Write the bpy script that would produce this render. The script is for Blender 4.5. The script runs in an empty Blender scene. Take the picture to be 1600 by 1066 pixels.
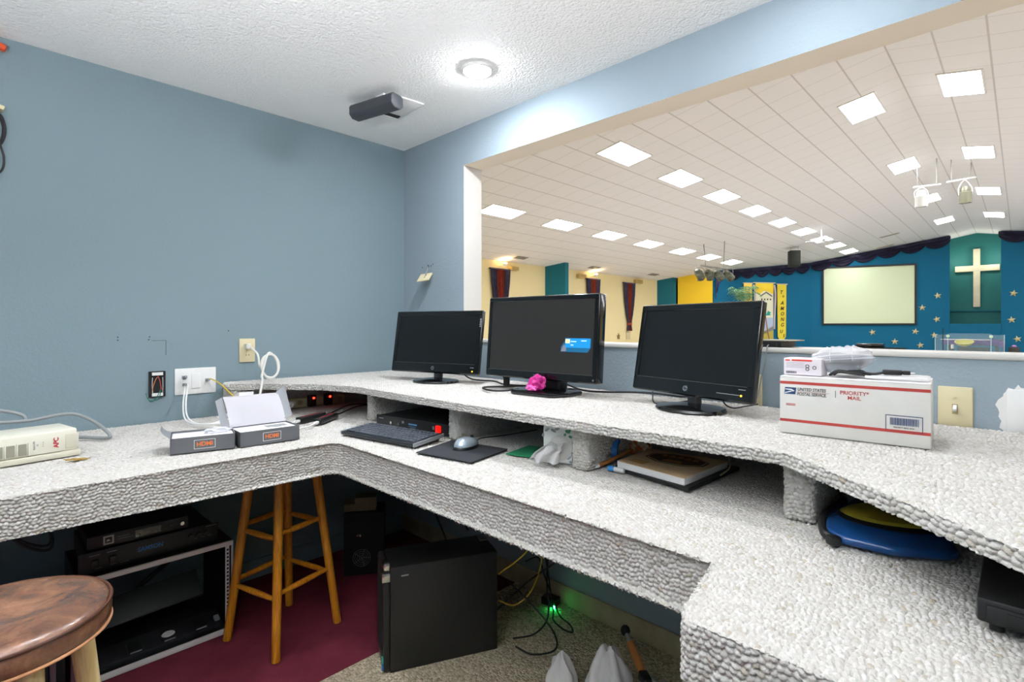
import bpy, bmesh, math, random
import numpy as np
from mathutils import Vector, Matrix, noise

random.seed(7)
SC = bpy.context.scene
COL = SC.collection
PI = math.pi


# ------------------------------------------------------------------ helpers
def lin(h):
    h = h.lstrip('#')
    out = []
    for i in (0, 2, 4):
        c = int(h[i:i + 2], 16) / 255
        out.append(c / 12.92 if c <= 0.04045 else ((c + 0.055) / 1.055) ** 2.4)
    return tuple(out) + (1.0,)


MATS = {}


def mat(name, hexc, rough=0.5, metal=0.0, spec=0.5, emit=0.0, bump=None, var=None,
        alpha=None, trans=0.0, coat=0.0):
    """bump = (scale, strength, distance); var = (other hex, scale, contrast)."""
    if name in MATS:
        return MATS[name]
    m = bpy.data.materials.new(name)
    m.use_nodes = True
    nt = m.node_tree
    b = nt.nodes['Principled BSDF']
    b.inputs['Base Color'].default_value = lin(hexc)
    b.inputs['Roughness'].default_value = rough
    b.inputs['Metallic'].default_value = metal
    b.inputs['Specular IOR Level'].default_value = spec
    b.inputs['Transmission Weight'].default_value = trans
    b.inputs['Coat Weight'].default_value = coat
    if alpha is not None:
        b.inputs['Alpha'].default_value = alpha
    if emit:
        b.inputs['Emission Color'].default_value = lin(hexc)
        b.inputs['Emission Strength'].default_value = emit
    if bump or var:
        tc = nt.nodes.new('ShaderNodeTexCoord')
    if var:
        n = nt.nodes.new('ShaderNodeTexNoise')
        n.inputs['Scale'].default_value = var[1]
        n.inputs['Detail'].default_value = 5
        n.inputs['Roughness'].default_value = 0.65
        nt.links.new(tc.outputs['Object'], n.inputs['Vector'])
        r = nt.nodes.new('ShaderNodeValToRGB')
        k = var[2] if len(var) > 2 else 0.2
        r.color_ramp.elements[0].position = 0.5 - k
        r.color_ramp.elements[1].position = 0.5 + k
        r.color_ramp.elements[0].color = lin(hexc)
        r.color_ramp.elements[1].color = lin(var[0])
        nt.links.new(n.outputs['Fac'], r.inputs['Fac'])
        nt.links.new(r.outputs['Color'], b.inputs['Base Color'])
    if bump:
        n = nt.nodes.new('ShaderNodeTexNoise')
        n.inputs['Scale'].default_value = bump[0]
        n.inputs['Detail'].default_value = 3
        nt.links.new(tc.outputs['Object'], n.inputs['Vector'])
        bp = nt.nodes.new('ShaderNodeBump')
        bp.inputs['Strength'].default_value = bump[1]
        bp.inputs['Distance'].default_value = bump[2]
        nt.links.new(n.outputs['Fac'], bp.inputs['Height'])
        nt.links.new(bp.outputs['Normal'], b.inputs['Normal'])
    MATS[name] = m
    return m


def catmull(pts, n=8, closed=False):
    P = [Vector(p) for p in pts]
    if len(P) < 3:
        return P
    out = []
    N = len(P)
    rng = N if closed else N - 1
    for i in range(rng):
        p0 = P[(i - 1) % N] if (closed or i > 0) else P[0] * 2 - P[1]
        p1, p2 = P[i], P[(i + 1) % N]
        p3 = P[(i + 2) % N] if (closed or i + 2 < N) else P[-1] * 2 - P[-2]
        for k in range(n):
            t = k / n
            out.append(0.5 * ((2 * p1) + (p2 - p0) * t + (2 * p0 - 5 * p1 + 4 * p2 - p3) * t * t
                              + (3 * p1 - p0 - 3 * p2 + p3) * t ** 3))
    if not closed:
        out.append(P[-1])
    return out


class MB:
    def __init__(s):
        s.bm = bmesh.new()

    def _faces(s, verts, mi):
        if mi:
            for f in {f for v in verts for f in v.link_faces}:
                f.material_index = mi

    def box(s, c, size, rotz=0.0, bev=0.0, seg=2, rot=None, mi=0):
        M = Matrix.Translation(Vector(c))
        if rot is not None:
            M = M @ rot.to_4x4()
        M = M @ Matrix.Rotation(rotz, 4, 'Z') @ Matrix.Diagonal((size[0], size[1], size[2], 1))
        r = bmesh.ops.create_cube(s.bm, size=1.0, matrix=M)
        vs = r['verts']
        s._faces(vs, mi)
        if bev > 0:
            es = list({e for v in vs for e in v.link_edges})
            bmesh.ops.bevel(s.bm, geom=es, offset=bev, segments=seg, affect='EDGES', profile=0.5)
        return s

    def cyl(s, p0, p1, r0, r1=None, seg=20, caps=True, mi=0):
        p0, p1 = Vector(p0), Vector(p1)
        r1 = r0 if r1 is None else r1
        d = p1 - p0
        M = Matrix.Translation((p0 + p1) / 2) @ d.to_track_quat('Z', 'Y').to_matrix().to_4x4()
        r = bmesh.ops.create_cone(s.bm, cap_ends=caps, segments=seg, radius1=r0, radius2=r1,
                                  depth=d.length, matrix=M)
        s._faces(r['verts'], mi)
        return s

    def tube(s, pts, r, seg=8, n=8, closed=False, raw=False, mi=0):
        P = [Vector(p) for p in pts] if raw else catmull(pts, n, closed)
        N = len(P)
        rings = []
        t0 = (P[1] - P[0]).normalized()
        up = Vector((0, 0, 1)) if abs(t0.z) < 0.9 else Vector((1, 0, 0))
        nrm = t0.cross(up).normalized()
        for i in range(N):
            if closed:
                t = (P[(i + 1) % N] - P[i - 1]).normalized()
            else:
                t = (P[min(i + 1, N - 1)] - P[max(i - 1, 0)]).normalized()
            nrm = (nrm - t * nrm.dot(t))
            nrm = nrm.normalized() if nrm.length > 1e-6 else t.orthogonal().normalized()
            b = t.cross(nrm)
            rr = r[i] if isinstance(r, (list, tuple)) else r
            rings.append([s.bm.verts.new(P[i] + (nrm * math.cos(a) + b * math.sin(a)) * rr)
                          for a in (2 * PI * k / seg for k in range(seg))])
        for i in range(N if closed else N - 1):
            A, B = rings[i], rings[(i + 1) % N]
            for k in range(seg):
                f = s.bm.faces.new((A[k], A[(k + 1) % seg], B[(k + 1) % seg], B[k]))
                f.material_index = mi
        if not closed:
            s.bm.faces.new(rings[0][::-1]).material_index = mi
            s.bm.faces.new(rings[-1]).material_index = mi
        return s

    def lathe(s, prof, seg=32, at=(0, 0, 0), M=None, sx=1.0, sy=1.0, mi=0):
        """prof: list of (radius, z)."""
        M = M or Matrix.Identity(4)
        rings = []
        for (r, z) in prof:
            if r < 1e-6:
                rings.append([s.bm.verts.new(M @ Vector((at[0], at[1], at[2] + z)))])
            else:
                rings.append([s.bm.verts.new(M @ Vector((at[0] + r * sx * math.cos(2 * PI * k / seg),
                                                         at[1] + r * sy * math.sin(2 * PI * k / seg), at[2] + z)))
                              for k in range(seg)])
        for A, B in zip(rings, rings[1:]):
            if len(A) == 1 and len(B) == 1:
                continue
            for k in range(seg):
                k2 = (k + 1) % seg
                if len(A) == 1:
                    f = s.bm.faces.new((A[0], B[k2], B[k]))
                elif len(B) == 1:
                    f = s.bm.faces.new((A[k], A[k2], B[0]))
                else:
                    f = s.bm.faces.new((A[k], A[k2], B[k2], B[k]))
                f.material_index = mi
        return s

    def prism(s, poly, z0, z1, M=None, bev=0.0, seg=2, mi=0):
        M = M or Matrix.Identity(4)
        a = [s.bm.verts.new(M @ Vector((p[0], p[1], z0))) for p in poly]
        b = [s.bm.verts.new(M @ Vector((p[0], p[1], z1))) for p in poly]
        n = len(poly)
        fs = [s.bm.faces.new(a[::-1]), s.bm.faces.new(b)]
        for i in range(n):
            fs.append(s.bm.faces.new((a[i], a[(i + 1) % n], b[(i + 1) % n], b[i])))
        for f in fs:
            f.material_index = mi
        if bev > 0:
            es = list({e for v in a + b for e in v.link_edges})
            bmesh.ops.bevel(s.bm, geom=es, offset=bev, segments=seg, affect='EDGES', profile=0.5)
        return s

    def grid(s, fn, nu, nv, mi=0, two=0.0):
        """fn(u,v)->point, u,v in 0..1"""
        V = [[s.bm.verts.new(Vector(fn(i / nu, j / nv))) for j in range(nv + 1)] for i in range(nu + 1)]
        for i in range(nu):
            for j in range(nv):
                f = s.bm.faces.new((V[i][j], V[i + 1][j], V[i + 1][j + 1], V[i][j + 1]))
                f.material_index = mi
        return s

    def quad(s, a, b, c, d, mi=0):
        f = s.bm.faces.new([s.bm.verts.new(Vector(p)) for p in (a, b, c, d)])
        f.material_index = mi
        return s

    def ico(s, c, r, sub=3, scale=(1, 1, 1), amp=0.0, freq=10.0, seed=0.0, M=None, mi=0):
        res = bmesh.ops.create_icosphere(s.bm, subdivisions=sub, radius=1.0)
        for v in res['verts']:
            k = 1 + amp * noise.noise(v.co * freq + Vector((seed, seed * 1.7, -seed)))
            p = Vector((v.co.x * r * scale[0] * k, v.co.y * r * scale[1] * k, v.co.z * r * scale[2] * k))
            if M:
                p = M @ p
            v.co = p + Vector(c)
        s._faces(res['verts'], mi)
        return s

    def text(s, body, M, size, bold=0.0, shear=0.0, align='CENTER', spacing=1.0, depth=0.0004, width=1.0, mi=0):
        cu = bpy.data.curves.new('lettering', 'FONT')
        cu.body = body
        cu.size = size
        cu.offset = bold * size
        cu.extrude = depth
        cu.shear = shear
        cu.align_x = align
        cu.align_y = 'CENTER'
        cu.space_character = spacing
        cu.resolution_u = 3
        ob = bpy.data.objects.new('lettering', cu)
        COL.objects.link(ob)
        dg = bpy.context.evaluated_depsgraph_get()
        me = bpy.data.meshes.new_from_object(ob.evaluated_get(dg))
        me.transform(M @ Matrix.Diagonal((width, 1, 1, 1)))
        n0 = len(s.bm.faces)
        s.bm.from_mesh(me)
        s.bm.faces.ensure_lookup_table()
        for f in s.bm.faces[n0:]:
            f.material_index = mi
        bpy.data.objects.remove(ob)
        bpy.data.curves.remove(cu)
        bpy.data.meshes.remove(me)
        return s

    def solid(s, t):
        bmesh.ops.solidify(s.bm, geom=list(s.bm.faces), thickness=t)
        return s

    def build(s, name, mats, parent=None, loc=None, rotz=0.0, angle=35, world=True, normals=True):
        """World-space geometry becomes ONE mesh object, its origin at loc or in its parent's frame."""
        bm = s.bm
        if parent is not None:
            if world:
                bm.transform(root_matrix(parent).inverted())
        elif loc is not None:
            bm.transform((Matrix.Translation(Vector(loc)) @ Matrix.Rotation(rotz, 4, 'Z')).inverted())
        if normals:
            bmesh.ops.recalc_face_normals(bm, faces=list(bm.faces))
        me = bpy.data.meshes.new(name)
        bm.to_mesh(me)
        bm.free()
        for m in (mats if isinstance(mats, (list, tuple)) else [mats]):
            me.materials.append(m)
        if angle:
            me.polygons.foreach_set('use_smooth', [True] * len(me.polygons))
            me.set_sharp_from_angle(angle=math.radians(angle))
        o = bpy.data.objects.new(name, me)
        COL.objects.link(o)
        if parent is not None:
            o.parent = parent
        elif loc is not None:
            o.location = loc
            o.rotation_euler = (0, 0, rotz)
        return o


def root_matrix(o):
    M = Matrix.LocRotScale(o.location, o.rotation_euler, o.scale)
    return root_matrix(o.parent) @ M if o.parent else M


def tag(o, label=None, cat=None, group=None, kind=None):
    if label:
        o['label'] = label
    if cat:
        o['category'] = cat
    if group:
        o['group'] = group
    if kind:
        o['kind'] = kind
    return o


def thing(name, label, cat, loc, rotz=0.0, group=None):
    o = bpy.data.objects.new(name, None)
    o.empty_display_size = 0.05
    COL.objects.link(o)
    o.location = loc
    o.rotation_euler = (0, 0, rotz)
    return tag(o, label, cat, group)


def dup(root, loc, rotz=None, label=None, group=None):
    r = root.copy()
    COL.objects.link(r)
    r.location = loc
    if rotz is not None:
        r.rotation_euler = (0, 0, rotz)
    if label:
        r['label'] = label
    if group:
        r['group'] = group
    for ch in list(root.children):
        c = ch.copy()
        COL.objects.link(c)
        c.parent = r
        for g in list(ch.children):
            d = g.copy()
            COL.objects.link(d)
            d.parent = c
    return r


def struct(mb, name, mats, angle=0, loc=None, normals=True):
    o = mb.build(name, mats, loc=loc, angle=angle, normals=normals)
    o['kind'] = 'structure'
    return o


def fr(o, right, up):
    """matrix whose XY plane is spanned by right and up at o"""
    r = Vector(right).normalized()
    u = Vector(up)
    u = (u - r * u.dot(r)).normalized()
    n = r.cross(u)
    M = Matrix((r, u, n)).transposed().to_4x4()
    M.translation = Vector(o)
    return M


def rx(a): return Matrix.Rotation(a, 3, 'X')
def ry(a): return Matrix.Rotation(a, 3, 'Y')
def rz(a): return Matrix.Rotation(a, 3, 'Z')
def L4(loc, a=0.0): return Matrix.Translation(Vector(loc)) @ Matrix.Rotation(a, 4, 'Z')


# ------------------------------------------------------------------ camera
TH = 0.773446
EYE = 1.215
cam_d = bpy.data.cameras.new('camera')
cam = bpy.data.objects.new('camera', cam_d)
COL.objects.link(cam)
cam.location = (0, 0, EYE)
cam.rotation_euler = (PI / 2, 0, TH - PI / 2)
cam_d.sensor_width = 36
cam_d.lens = 816.3 * 36 / 1600
cam_d.shift_y = -(533 - 509.28) / 1600
cam_d.clip_start = 0.02
cam_d.clip_end = 200
SC.camera = cam
SC.view_settings.view_transform = 'Standard'
SC.view_settings.look = 'None'
SC.view_settings.gamma = 1
SC.view_settings.use_curve_mapping = False
SC.view_settings.exposure = 0.7
SC.cycles.use_denoising = True
SC.cycles.max_bounces = 10
SC.cycles.diffuse_bounces = 6
SC.cycles.sample_clamp_indirect = 6

# ------------------------------------------------------------------ common materials
M_black = mat('black plastic', '#141516', 0.42)
M_black_matte = mat('matt black plastic', '#101112', 0.7)
M_gloss = mat('glossy black plastic', '#0b0c0d', 0.12, coat=0.4)
M_cord = mat('black rubber cord', '#121212', 0.55)
M_white = mat('white plastic', '#ecebe8', 0.4)
M_ivory = mat('ivory plastic', '#d9cda6', 0.4)
M_whitecord = mat('off white cord', '#dcd9d0', 0.5)
M_greycord = mat('grey cord', '#8b9090', 0.5)
M_yellowcord = mat('yellow cord', '#d8b738', 0.5)
M_chrome = mat('bright metal', '#c9cbcc', 0.25, metal=1.0)
M_paper = mat('white paper', '#f0efee', 0.8, spec=0.2)
M_red_led = mat('red light', '#ff2a1a', 0.3, emit=6.0)
M_green_led = mat('green light', '#1dff6a', 0.3, emit=8.0)
M_amber_led = mat('amber light', '#ffb020', 0.3, emit=4.0)
M_navy = mat('navy print', '#1f3a63', 0.6)
M_redprint = mat('red print', '#ab3a33', 0.6)
M_blackprint = mat('black print', '#202225', 0.6)
M_whiteprint = mat('white print', '#e8e8e6', 0.6)
M_greyprint = mat('grey print', '#8d8f92', 0.6)
# ------------------------------------------------------------------ booth shell
YL, XF, XH = 2.65, 1.788, 1.914        # left wall plane, booth face and hall face of the front wall
ZC = 2.263                             # booth ceiling
Z_SILL, Z_HEAD, Y_JAMB, Y_END = 1.141, 2.060, 2.100, -1.55
M_blue = mat('blue grey wall paint', '#7d8f96', 0.75, spec=0.25, bump=(95, 0.35, 0.004))
M_cream = mat('cream hall paint', '#ead9a4', 0.8, spec=0.2)
M_jamb = mat('white painted jamb', '#cfcdc8', 0.6)
M_blue_lit = mat('blue grey wall paint, front', '#92a0a8', 0.75, spec=0.25, bump=(95, 0.35, 0.004))  # left wall's paint with extra brightness put into the colour
M_beige = mat('beige painted header', '#fbedd8', 0.7)
M_teal = mat('dark teal paint', '#1f6a78', 0.7, spec=0.2)
M_stage = mat('stage blue paint', '#15698a', 0.7, spec=0.2)
M_alcove = mat('green teal paint', '#2b7470', 0.6, spec=0.3)
M_yellow = mat('golden yellow paint', '#f0c52c', 0.7, spec=0.2)

# ceiling with stipple texture
m = mat('stippled ceiling paint', '#fafaf7', 0.8, spec=0.25)
nt = m.node_tree
bs = nt.nodes['Principled BSDF']
tc = nt.nodes.new('ShaderNodeTexCoord')
vo = nt.nodes.new('ShaderNodeTexVoronoi')
vo.inputs['Scale'].default_value = 110
ns = nt.nodes.new('ShaderNodeTexNoise')
ns.inputs['Scale'].default_value = 60
ns.inputs['Detail'].default_value = 6
nt.links.new(tc.outputs['Object'], vo.inputs['Vector'])
nt.links.new(tc.outputs['Object'], ns.inputs['Vector'])
mx = nt.nodes.new('ShaderNodeMath')
mx.operation = 'MULTIPLY_ADD'
mx.inputs[1].default_value = -0.7
nt.links.new(vo.outputs['Distance'], mx.inputs[0])
nt.links.new(ns.outputs['Fac'], mx.inputs[2])
bp = nt.nodes.new('ShaderNodeBump')
bp.inputs['Strength'].default_value = 0.55
bp.inputs['Distance'].default_value = 0.008
nt.links.new(mx.outputs[0], bp.inputs['Height'])
nt.links.new(bp.outputs['Normal'], bs.inputs['Normal'])
M_ceil = m

X0, Y0 = -1.75, -2.15                   # the booth's far corner, behind the camera
b = MB()
b.box(((X0 + XF) / 2, YL + 0.06, ZC / 2), (XF - X0 + 0.02, 0.12, ZC + 0.02))
wl = struct(b, 'wall_left', M_blue)
b = MB()
b.box(((X0 + XF) / 2, Y0 - 0.06, ZC / 2), (XF - X0 + 0.02, 0.12, ZC + 0.02))
struct(b, 'wall_right', M_blue)
b = MB()
b.box((X0 - 0.06, (Y0 + YL) / 2, ZC / 2), (0.12, YL - Y0 + 0.24, ZC + 0.02))
struct(b, 'wall_back', M_blue)
b = MB()
b.box(((X0 + XF) / 2, (Y0 + YL) / 2, ZC + 0.05), (XF - X0, YL - Y0, 0.1))
struct(b, 'ceiling', M_ceil)

# front wall with the big opening to the hall (blue on the booth side, cream on the hall side)
HX1, HYL, HYR, ZHF = 34.0, 13.25, -10.1, -0.6
def zceil(y): return 5.965 - 0.185 * y if y > 1.57 else 5.385 + 0.185 * y
b = MB()
bm = b.bm
def wall_face(pts, mi):
    f = bm.faces.new([bm.verts.new(Vector(p)) for p in pts])
    f.material_index = mi
y_a, y_b = HYL + 0.1, HYR - 0.1
for x, mi in ((XF, 0), (XH, 1)):
    wall_face([(x, y_a, ZHF), (x, Y_JAMB, ZHF), (x, Y_JAMB, zceil(Y_JAMB)), (x, y_a, zceil(y_a))], mi)
    wall_face([(x, Y_END, ZHF), (x, y_b, ZHF), (x, y_b, zceil(y_b)), (x, Y_END, zceil(Y_END))], mi)
    wall_face([(x, Y_JAMB, ZHF), (x, Y_END, ZHF), (x, Y_END, Z_SILL), (x, Y_JAMB, Z_SILL)], mi)
    wall_face([(x, Y_JAMB, Z_HEAD), (x, Y_END, Z_HEAD), (x, Y_END, zceil(Y_END)), (x, 1.57, zceil(1.57)), (x, Y_JAMB, zceil(Y_JAMB))], mi)
wall_face([(XF, Y_JAMB, Z_SILL), (XH, Y_JAMB, Z_SILL), (XH, Y_JAMB, Z_HEAD), (XF, Y_JAMB, Z_HEAD)], 2)
wall_face([(XF, Y_END, Z_SILL), (XH, Y_END, Z_SILL), (XH, Y_END, Z_HEAD), (XF, Y_END, Z_HEAD)], 2)
wall_face([(XF, Y_JAMB, Z_HEAD), (XH, Y_JAMB, Z_HEAD), (XH, Y_END, Z_HEAD), (XF, Y_END, Z_HEAD)], 3)
struct(b, 'wall_front', [M_blue_lit, M_cream, M_jamb, M_beige], normals=False)
b = MB()
b.box(((XF + XH) / 2, (Y_JAMB + Y_END) / 2, Z_SILL - 0.004), (XH - XF + 0.012, Y_JAMB - Y_END, 0.016), bev=0.004)
struct(b, 'trim_1', M_jamb, angle=35)

# booth floor: burgundy carpet, and a remnant of beige loop carpet over the right-hand half
m = mat('burgundy carpet', '#7d3441', 0.95, spec=0.1, bump=(900, 0.7, 0.004), var=('#662834', 9, 0.25))
b = MB()
b.box(((X0 + XF) / 2, (Y0 + YL) / 2, -0.05), (XF - X0, YL - Y0, 0.1))
struct(b, 'floor', m)
m = mat('beige berber', '#a39474', 0.95, spec=0.1)
nt = m.node_tree
bs = nt.nodes['Principled BSDF']
tc = nt.nodes.new('ShaderNodeTexCoord')
vo = nt.nodes.new('ShaderNodeTexVoronoi')
vo.inputs['Scale'].default_value = 120
vo.inputs['Randomness'].default_value = 0.6
nt.links.new(tc.outputs['Object'], vo.inputs['Vector'])
cr = nt.nodes.new('ShaderNodeValToRGB')
cr.color_ramp.elements[0].color = lin('#a3957a')
cr.color_ramp.elements[1].color = lin('#d8ccb2')
sp = nt.nodes.new('ShaderNodeSeparateColor')
nt.links.new(vo.outputs['Color'], sp.inputs[0])
nt.links.new(sp.outputs[0], cr.inputs['Fac'])
nt.links.new(cr.outputs['Color'], bs.inputs['Base Color'])
bp = nt.nodes.new('ShaderNodeBump')
bp.inputs['Strength'].default_value = 1.0
bp.inputs['Distance'].default_value = 0.006
bp.invert = True
nt.links.new(vo.outputs['Distance'], bp.inputs['Height'])
nt.links.new(bp.outputs['Normal'], bs.inputs['Normal'])
M_berber = m
b = MB()
b.box(((0.3 + XF - 0.012) / 2, (Y0 + 0.05 + 1.705) / 2, 0.005), (XF - 0.012 - 0.3, 1.705 - Y0 - 0.05, 0.008), bev=0.003)
o = b.build('carpet_remnant', M_berber, loc=(1.0, 0.0, 0.0))
tag(o, 'beige loop carpet remnant laid over burgundy carpet beneath right desk run', 'carpet')

# worn baseboard under the desk on the front wall
m = mat('worn tan baseboard', '#b9ab8c', 0.7, var=('#a89a7c', 14, 0.15))
b = MB()
b.box((XF - 0.006, (YL + Y0) / 2, 0.045), (0.012, YL - Y0 - 0.02, 0.09), bev=0.003)
struct(b, 'baseboard_front', m, angle=35)
b = MB()
b.box((0.0, YL - 0.006, 0.045), (XF * 2 - 0.03, 0.012, 0.09), bev=0.003)
struct(b, 'baseboard_left', M_blue, angle=35)

# ------------------------------------------------------------------ hall shell
m = mat('hall floor tile', '#c9c6c2', 0.8, spec=0.2, var=('#bdbab6', 3, 0.3))
b = MB()
b.box(((XH + HX1 + 2) / 2, (HYL + HYR) / 2, ZHF - 0.05), (HX1 + 2 - XH, HYL - HYR, 0.1))
struct(b, 'floor_hall', m)
b = MB()
b.prism([(25.6, 9.5), (25.75, 10.75), (30.3, 7.85), (33.4, 2.5), (33.4, 0.6), (30.3, -4.6), (25.9, -4.6), (25.9, 8.0)], ZHF, -0.12)
struct(b, 'floor_stage', m)

# suspended tile ceiling: grid lines every 0.61 m
m = mat('white ceiling tile', '#f0ece8', 0.85, spec=0.15)
nt = m.node_tree
bs = nt.nodes['Principled BSDF']
tc = nt.nodes.new('ShaderNodeTexCoord')
sx = nt.nodes.new('ShaderNodeSeparateXYZ')
nt.links.new(tc.outputs['Object'], sx.inputs[0])
def gridline(sock, off, step, width):
    a = nt.nodes.new('ShaderNodeMath'); a.operation = 'ADD'; a.inputs[1].default_value = off
    nt.links.new(sock, a.inputs[0])
    w = nt.nodes.new('ShaderNodeMath'); w.operation = 'PINGPONG'; w.inputs[1].default_value = step / 2
    nt.links.new(a.outputs[0], w.inputs[0])
    l = nt.nodes.new('ShaderNodeMath'); l.operation = 'LESS_THAN'; l.inputs[1].default_value = width
    nt.links.new(w.outputs[0], l.inputs[0])
    return l.outputs[0]
g1 = gridline(sx.outputs['Y'], -1.57, 0.61, 0.013)
g2 = gridline(sx.outputs['X'], 0.08, 0.61, 0.008)
c1 = nt.nodes.new('ShaderNodeMix'); c1.data_type = 'RGBA'
c1.inputs['A'].default_value = lin('#f0ece8'); c1.inputs['B'].default_value = lin('#dcd7d1')
nt.links.new(g2, c1.inputs['Factor'])
c2 = nt.nodes.new('ShaderNodeMix'); c2.data_type = 'RGBA'
c2.inputs['B'].default_value = lin('#d0cac4')
nt.links.new(g1, c2.inputs['Factor'])
nt.links.new(c1.outputs['Result'], c2.inputs['A'])
nt.links.new(c2.outputs['Result'], bs.inputs['Base Color'])
M_tile = m
for name, y1 in (('ceiling_hall_left', HYL + 0.1), ('ceiling_hall_right', HYR - 0.1)):
    b = MB()
    zr, z1 = zceil(1.57), zceil(y1)
    for dz in (0, 0.08):
        b.quad((XH, 1.57, zr + dz), (HX1 + 0.3, 1.57, zr + dz), (HX1 + 0.3, y1, z1 + dz), (XH, y1, z1 + dz))
    struct(b, name, M_tile, normals=False)

def vwall(name, a, c, z0, z1a, z1c, m, t=0.12, side=1):
    """upright wall from a to c whose top slopes from z1a to z1c, thickened away from the room"""
    a, c = Vector(a), Vector(c)
    n = Vector((c - a).orthogonal()).normalized() * t * side
    b = MB()
    P = [(a.x, a.y), (c.x, c.y), (c.x + n.x, c.y + n.y), (a.x + n.x, a.y + n.y)]
    T = [z1a, z1c, z1c, z1a]
    lo = [b.bm.verts.new((p[0], p[1], z0)) for p in P]
    hi = [b.bm.verts.new((p[0], p[1], t_)) for p, t_ in zip(P, T)]
    b.bm.faces.new(lo[::-1]); b.bm.faces.new(hi)
    for i in range(4):
        b.bm.faces.new((lo[i], lo[(i + 1) % 4], hi[(i + 1) % 4], hi[i]))
    return struct(b, name, m)

vwall('wall_hall_left', (XH, HYL), (25.6, HYL), ZHF, zceil(HYL), zceil(HYL), M_cream, side=1)
vwall('wall_hall_right', (XH, HYR), (25.6, HYR), ZHF, zceil(HYR), zceil(HYR), M_cream, side=-1)
vwall('wall_hall_yellow', (24.75, 12.45), (25.58, 11.02), ZHF, zceil(12.45), zceil(11.02), M_yellow, side=1)
vwall('wall_hall_banner', (25.62, 10.99), (30.36, 7.93), ZHF, zceil(10.99), zceil(7.93), M_stage, side=1)
ST_A, ST_B = Vector((30.36, 7.93)), Vector((32.28, 2.46))
vwall('wall_stage_left', ST_A, ST_B, ZHF, zceil(7.93), zceil(2.46), M_stage, t=0.25, side=1)
vwall('wall_stage_right', (32.28, 0.68), (30.36, -4.79), ZHF, zceil(0.68), zceil(-4.79), M_stage, t=0.25, side=1)
vwall('wall_hall_far_right', (30.36, -4.79), (25.6, HYR), ZHF, zceil(-4.79), zceil(HYR), M_stage, side=1)
vwall('wall_alcove_back', (33.56, 2.75), (33.56, 0.40), ZHF, zceil(1.5), zceil(1.6), M_alcove, side=1)
vwall('wall_alcove_left', (32.30, 2.46), (33.56, 2.66), ZHF, zceil(2.46), zceil(2.6), M_alcove, t=0.06, side=1)
vwall('wall_alcove_right', (33.56, 0.48), (32.30, 0.68), ZHF, zceil(0.5), zceil(0.68), M_alcove, t=0.06, side=1)
b = MB()
b.box((32.9, 1.57, (ZHF + 1.31) / 2), (1.3, 1.80, 1.31 - ZHF))
struct(b, 'wall_alcove_bottom', M_stage)
b = MB()
b.box((33.5, 1.57, 1.93), (0.12, 2.10, 0.05))
struct(b, 'trim_2', M_teal)

# teal wedge pilasters on the hall's left wall
for i, (x0, x1) in enumerate(((15.45, 15.95), (24.15, 24.72))):
    b = MB()
    y1, y2 = 12.52, HYL + 0.02
    lo = [(x0 + 0.28, y1), (x1, y1), (x1, y2), (x0 - 0.05, y2)]
    A = [b.bm.verts.new((p[0], p[1], ZHF)) for p in lo]
    B = [b.bm.verts.new((p[0], p[1], zceil(p[1]) - 0.002)) for p in lo]
    b.bm.faces.new(A[::-1]); b.bm.faces.new(B)
    for k in range(4):
        b.bm.faces.new((A[k], A[(k + 1) % 4], B[(k + 1) % 4], B[k]))
    struct(b, 'pillar_%d' % (i + 1), M_teal)
# ------------------------------------------------------------------ hall: ceiling lights
M_panel = mat('lit light panel', '#f3f6ff', 0.5, emit=1.0)
PANEL_L = 14.2
M_panel.node_tree.nodes['Principled BSDF'].inputs['Emission Strength'].default_value = PANEL_L
M_frame = mat('white light frame', '#e8e4de', 0.5)
ORD = ['first', 'second', 'third', 'fourth', 'fifth', 'sixth', 'seventh', 'eighth', 'ninth', 'tenth']
SL_L, SL_R = math.atan(0.185), -math.atan(0.185)

def make_light(name='ceiling_light'):
    t = thing(name, 'lit panel', 'ceiling light', (0, 0, 0))
    b = MB()
    for sx, sy, cx, cy in ((1.25, 0.03, 0, 0.30), (1.25, 0.03, 0, -0.30), (0.03, 0.57, 0.61, 0), (0.03, 0.57, -0.61, 0)):
        b.box((cx, cy, -0.008), (sx, sy, 0.016))
    b.build('frame', M_frame, t, angle=0, world=False)
    b = MB()
    b.box((0, 0, -0.006), (1.19, 0.57, 0.010))
    b.build('diffuser', M_panel, t, angle=0, world=False)
    return t

proto = make_light()
first = True
rows = [
    ('row just left of ridge', 2.28, [12.33, 17.48, 22.62, 27.66], 0),
    ('row just right of ridge', 0.77, [12.24, 17.35, 22.53, 27.5], 0),
    ('middle row on left slope', 6.02, [7.1, 9.58, 12.13, 14.6, 17.15, 19.76, 22.25, 24.79, 27.1, 29.6], 1),
    ('outermost row on left slope', 9.65, [7.1, 9.52, 12.0, 14.45, 16.96, 19.57, 22.03, 24.5], 1),
    ('middle row on right slope', -2.9, [4.6, 7.1, 9.6, 12.1, 14.6, 17.1, 19.7, 22.2, 24.7, 27.1], 0),
    ('outermost row on right slope', -6.5, [7.1, 9.5, 12.0, 14.5, 17.0, 19.5, 22.0], 0),
]
for rname, y, xs, skip in rows:
    for i, x in enumerate(xs):
        z = zceil(y) - 0.001
        lab = 'lit white ceiling panel, %s from the booth, %s' % (ORD[max(0, i - skip)], rname)
        if skip and i == 0:
            lab = 'lit white ceiling panel hidden by the header, %s' % rname
        o = proto if first else dup(proto, (x, y, z))
        first = False
        o.location = (x, y, z)
        o.rotation_euler = ((-1 if y > 1.57 else 1) * math.atan(0.185), 0, 0)
        o['label'] = lab
        o['group'] = 'lit panels in the hall ceiling'

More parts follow.
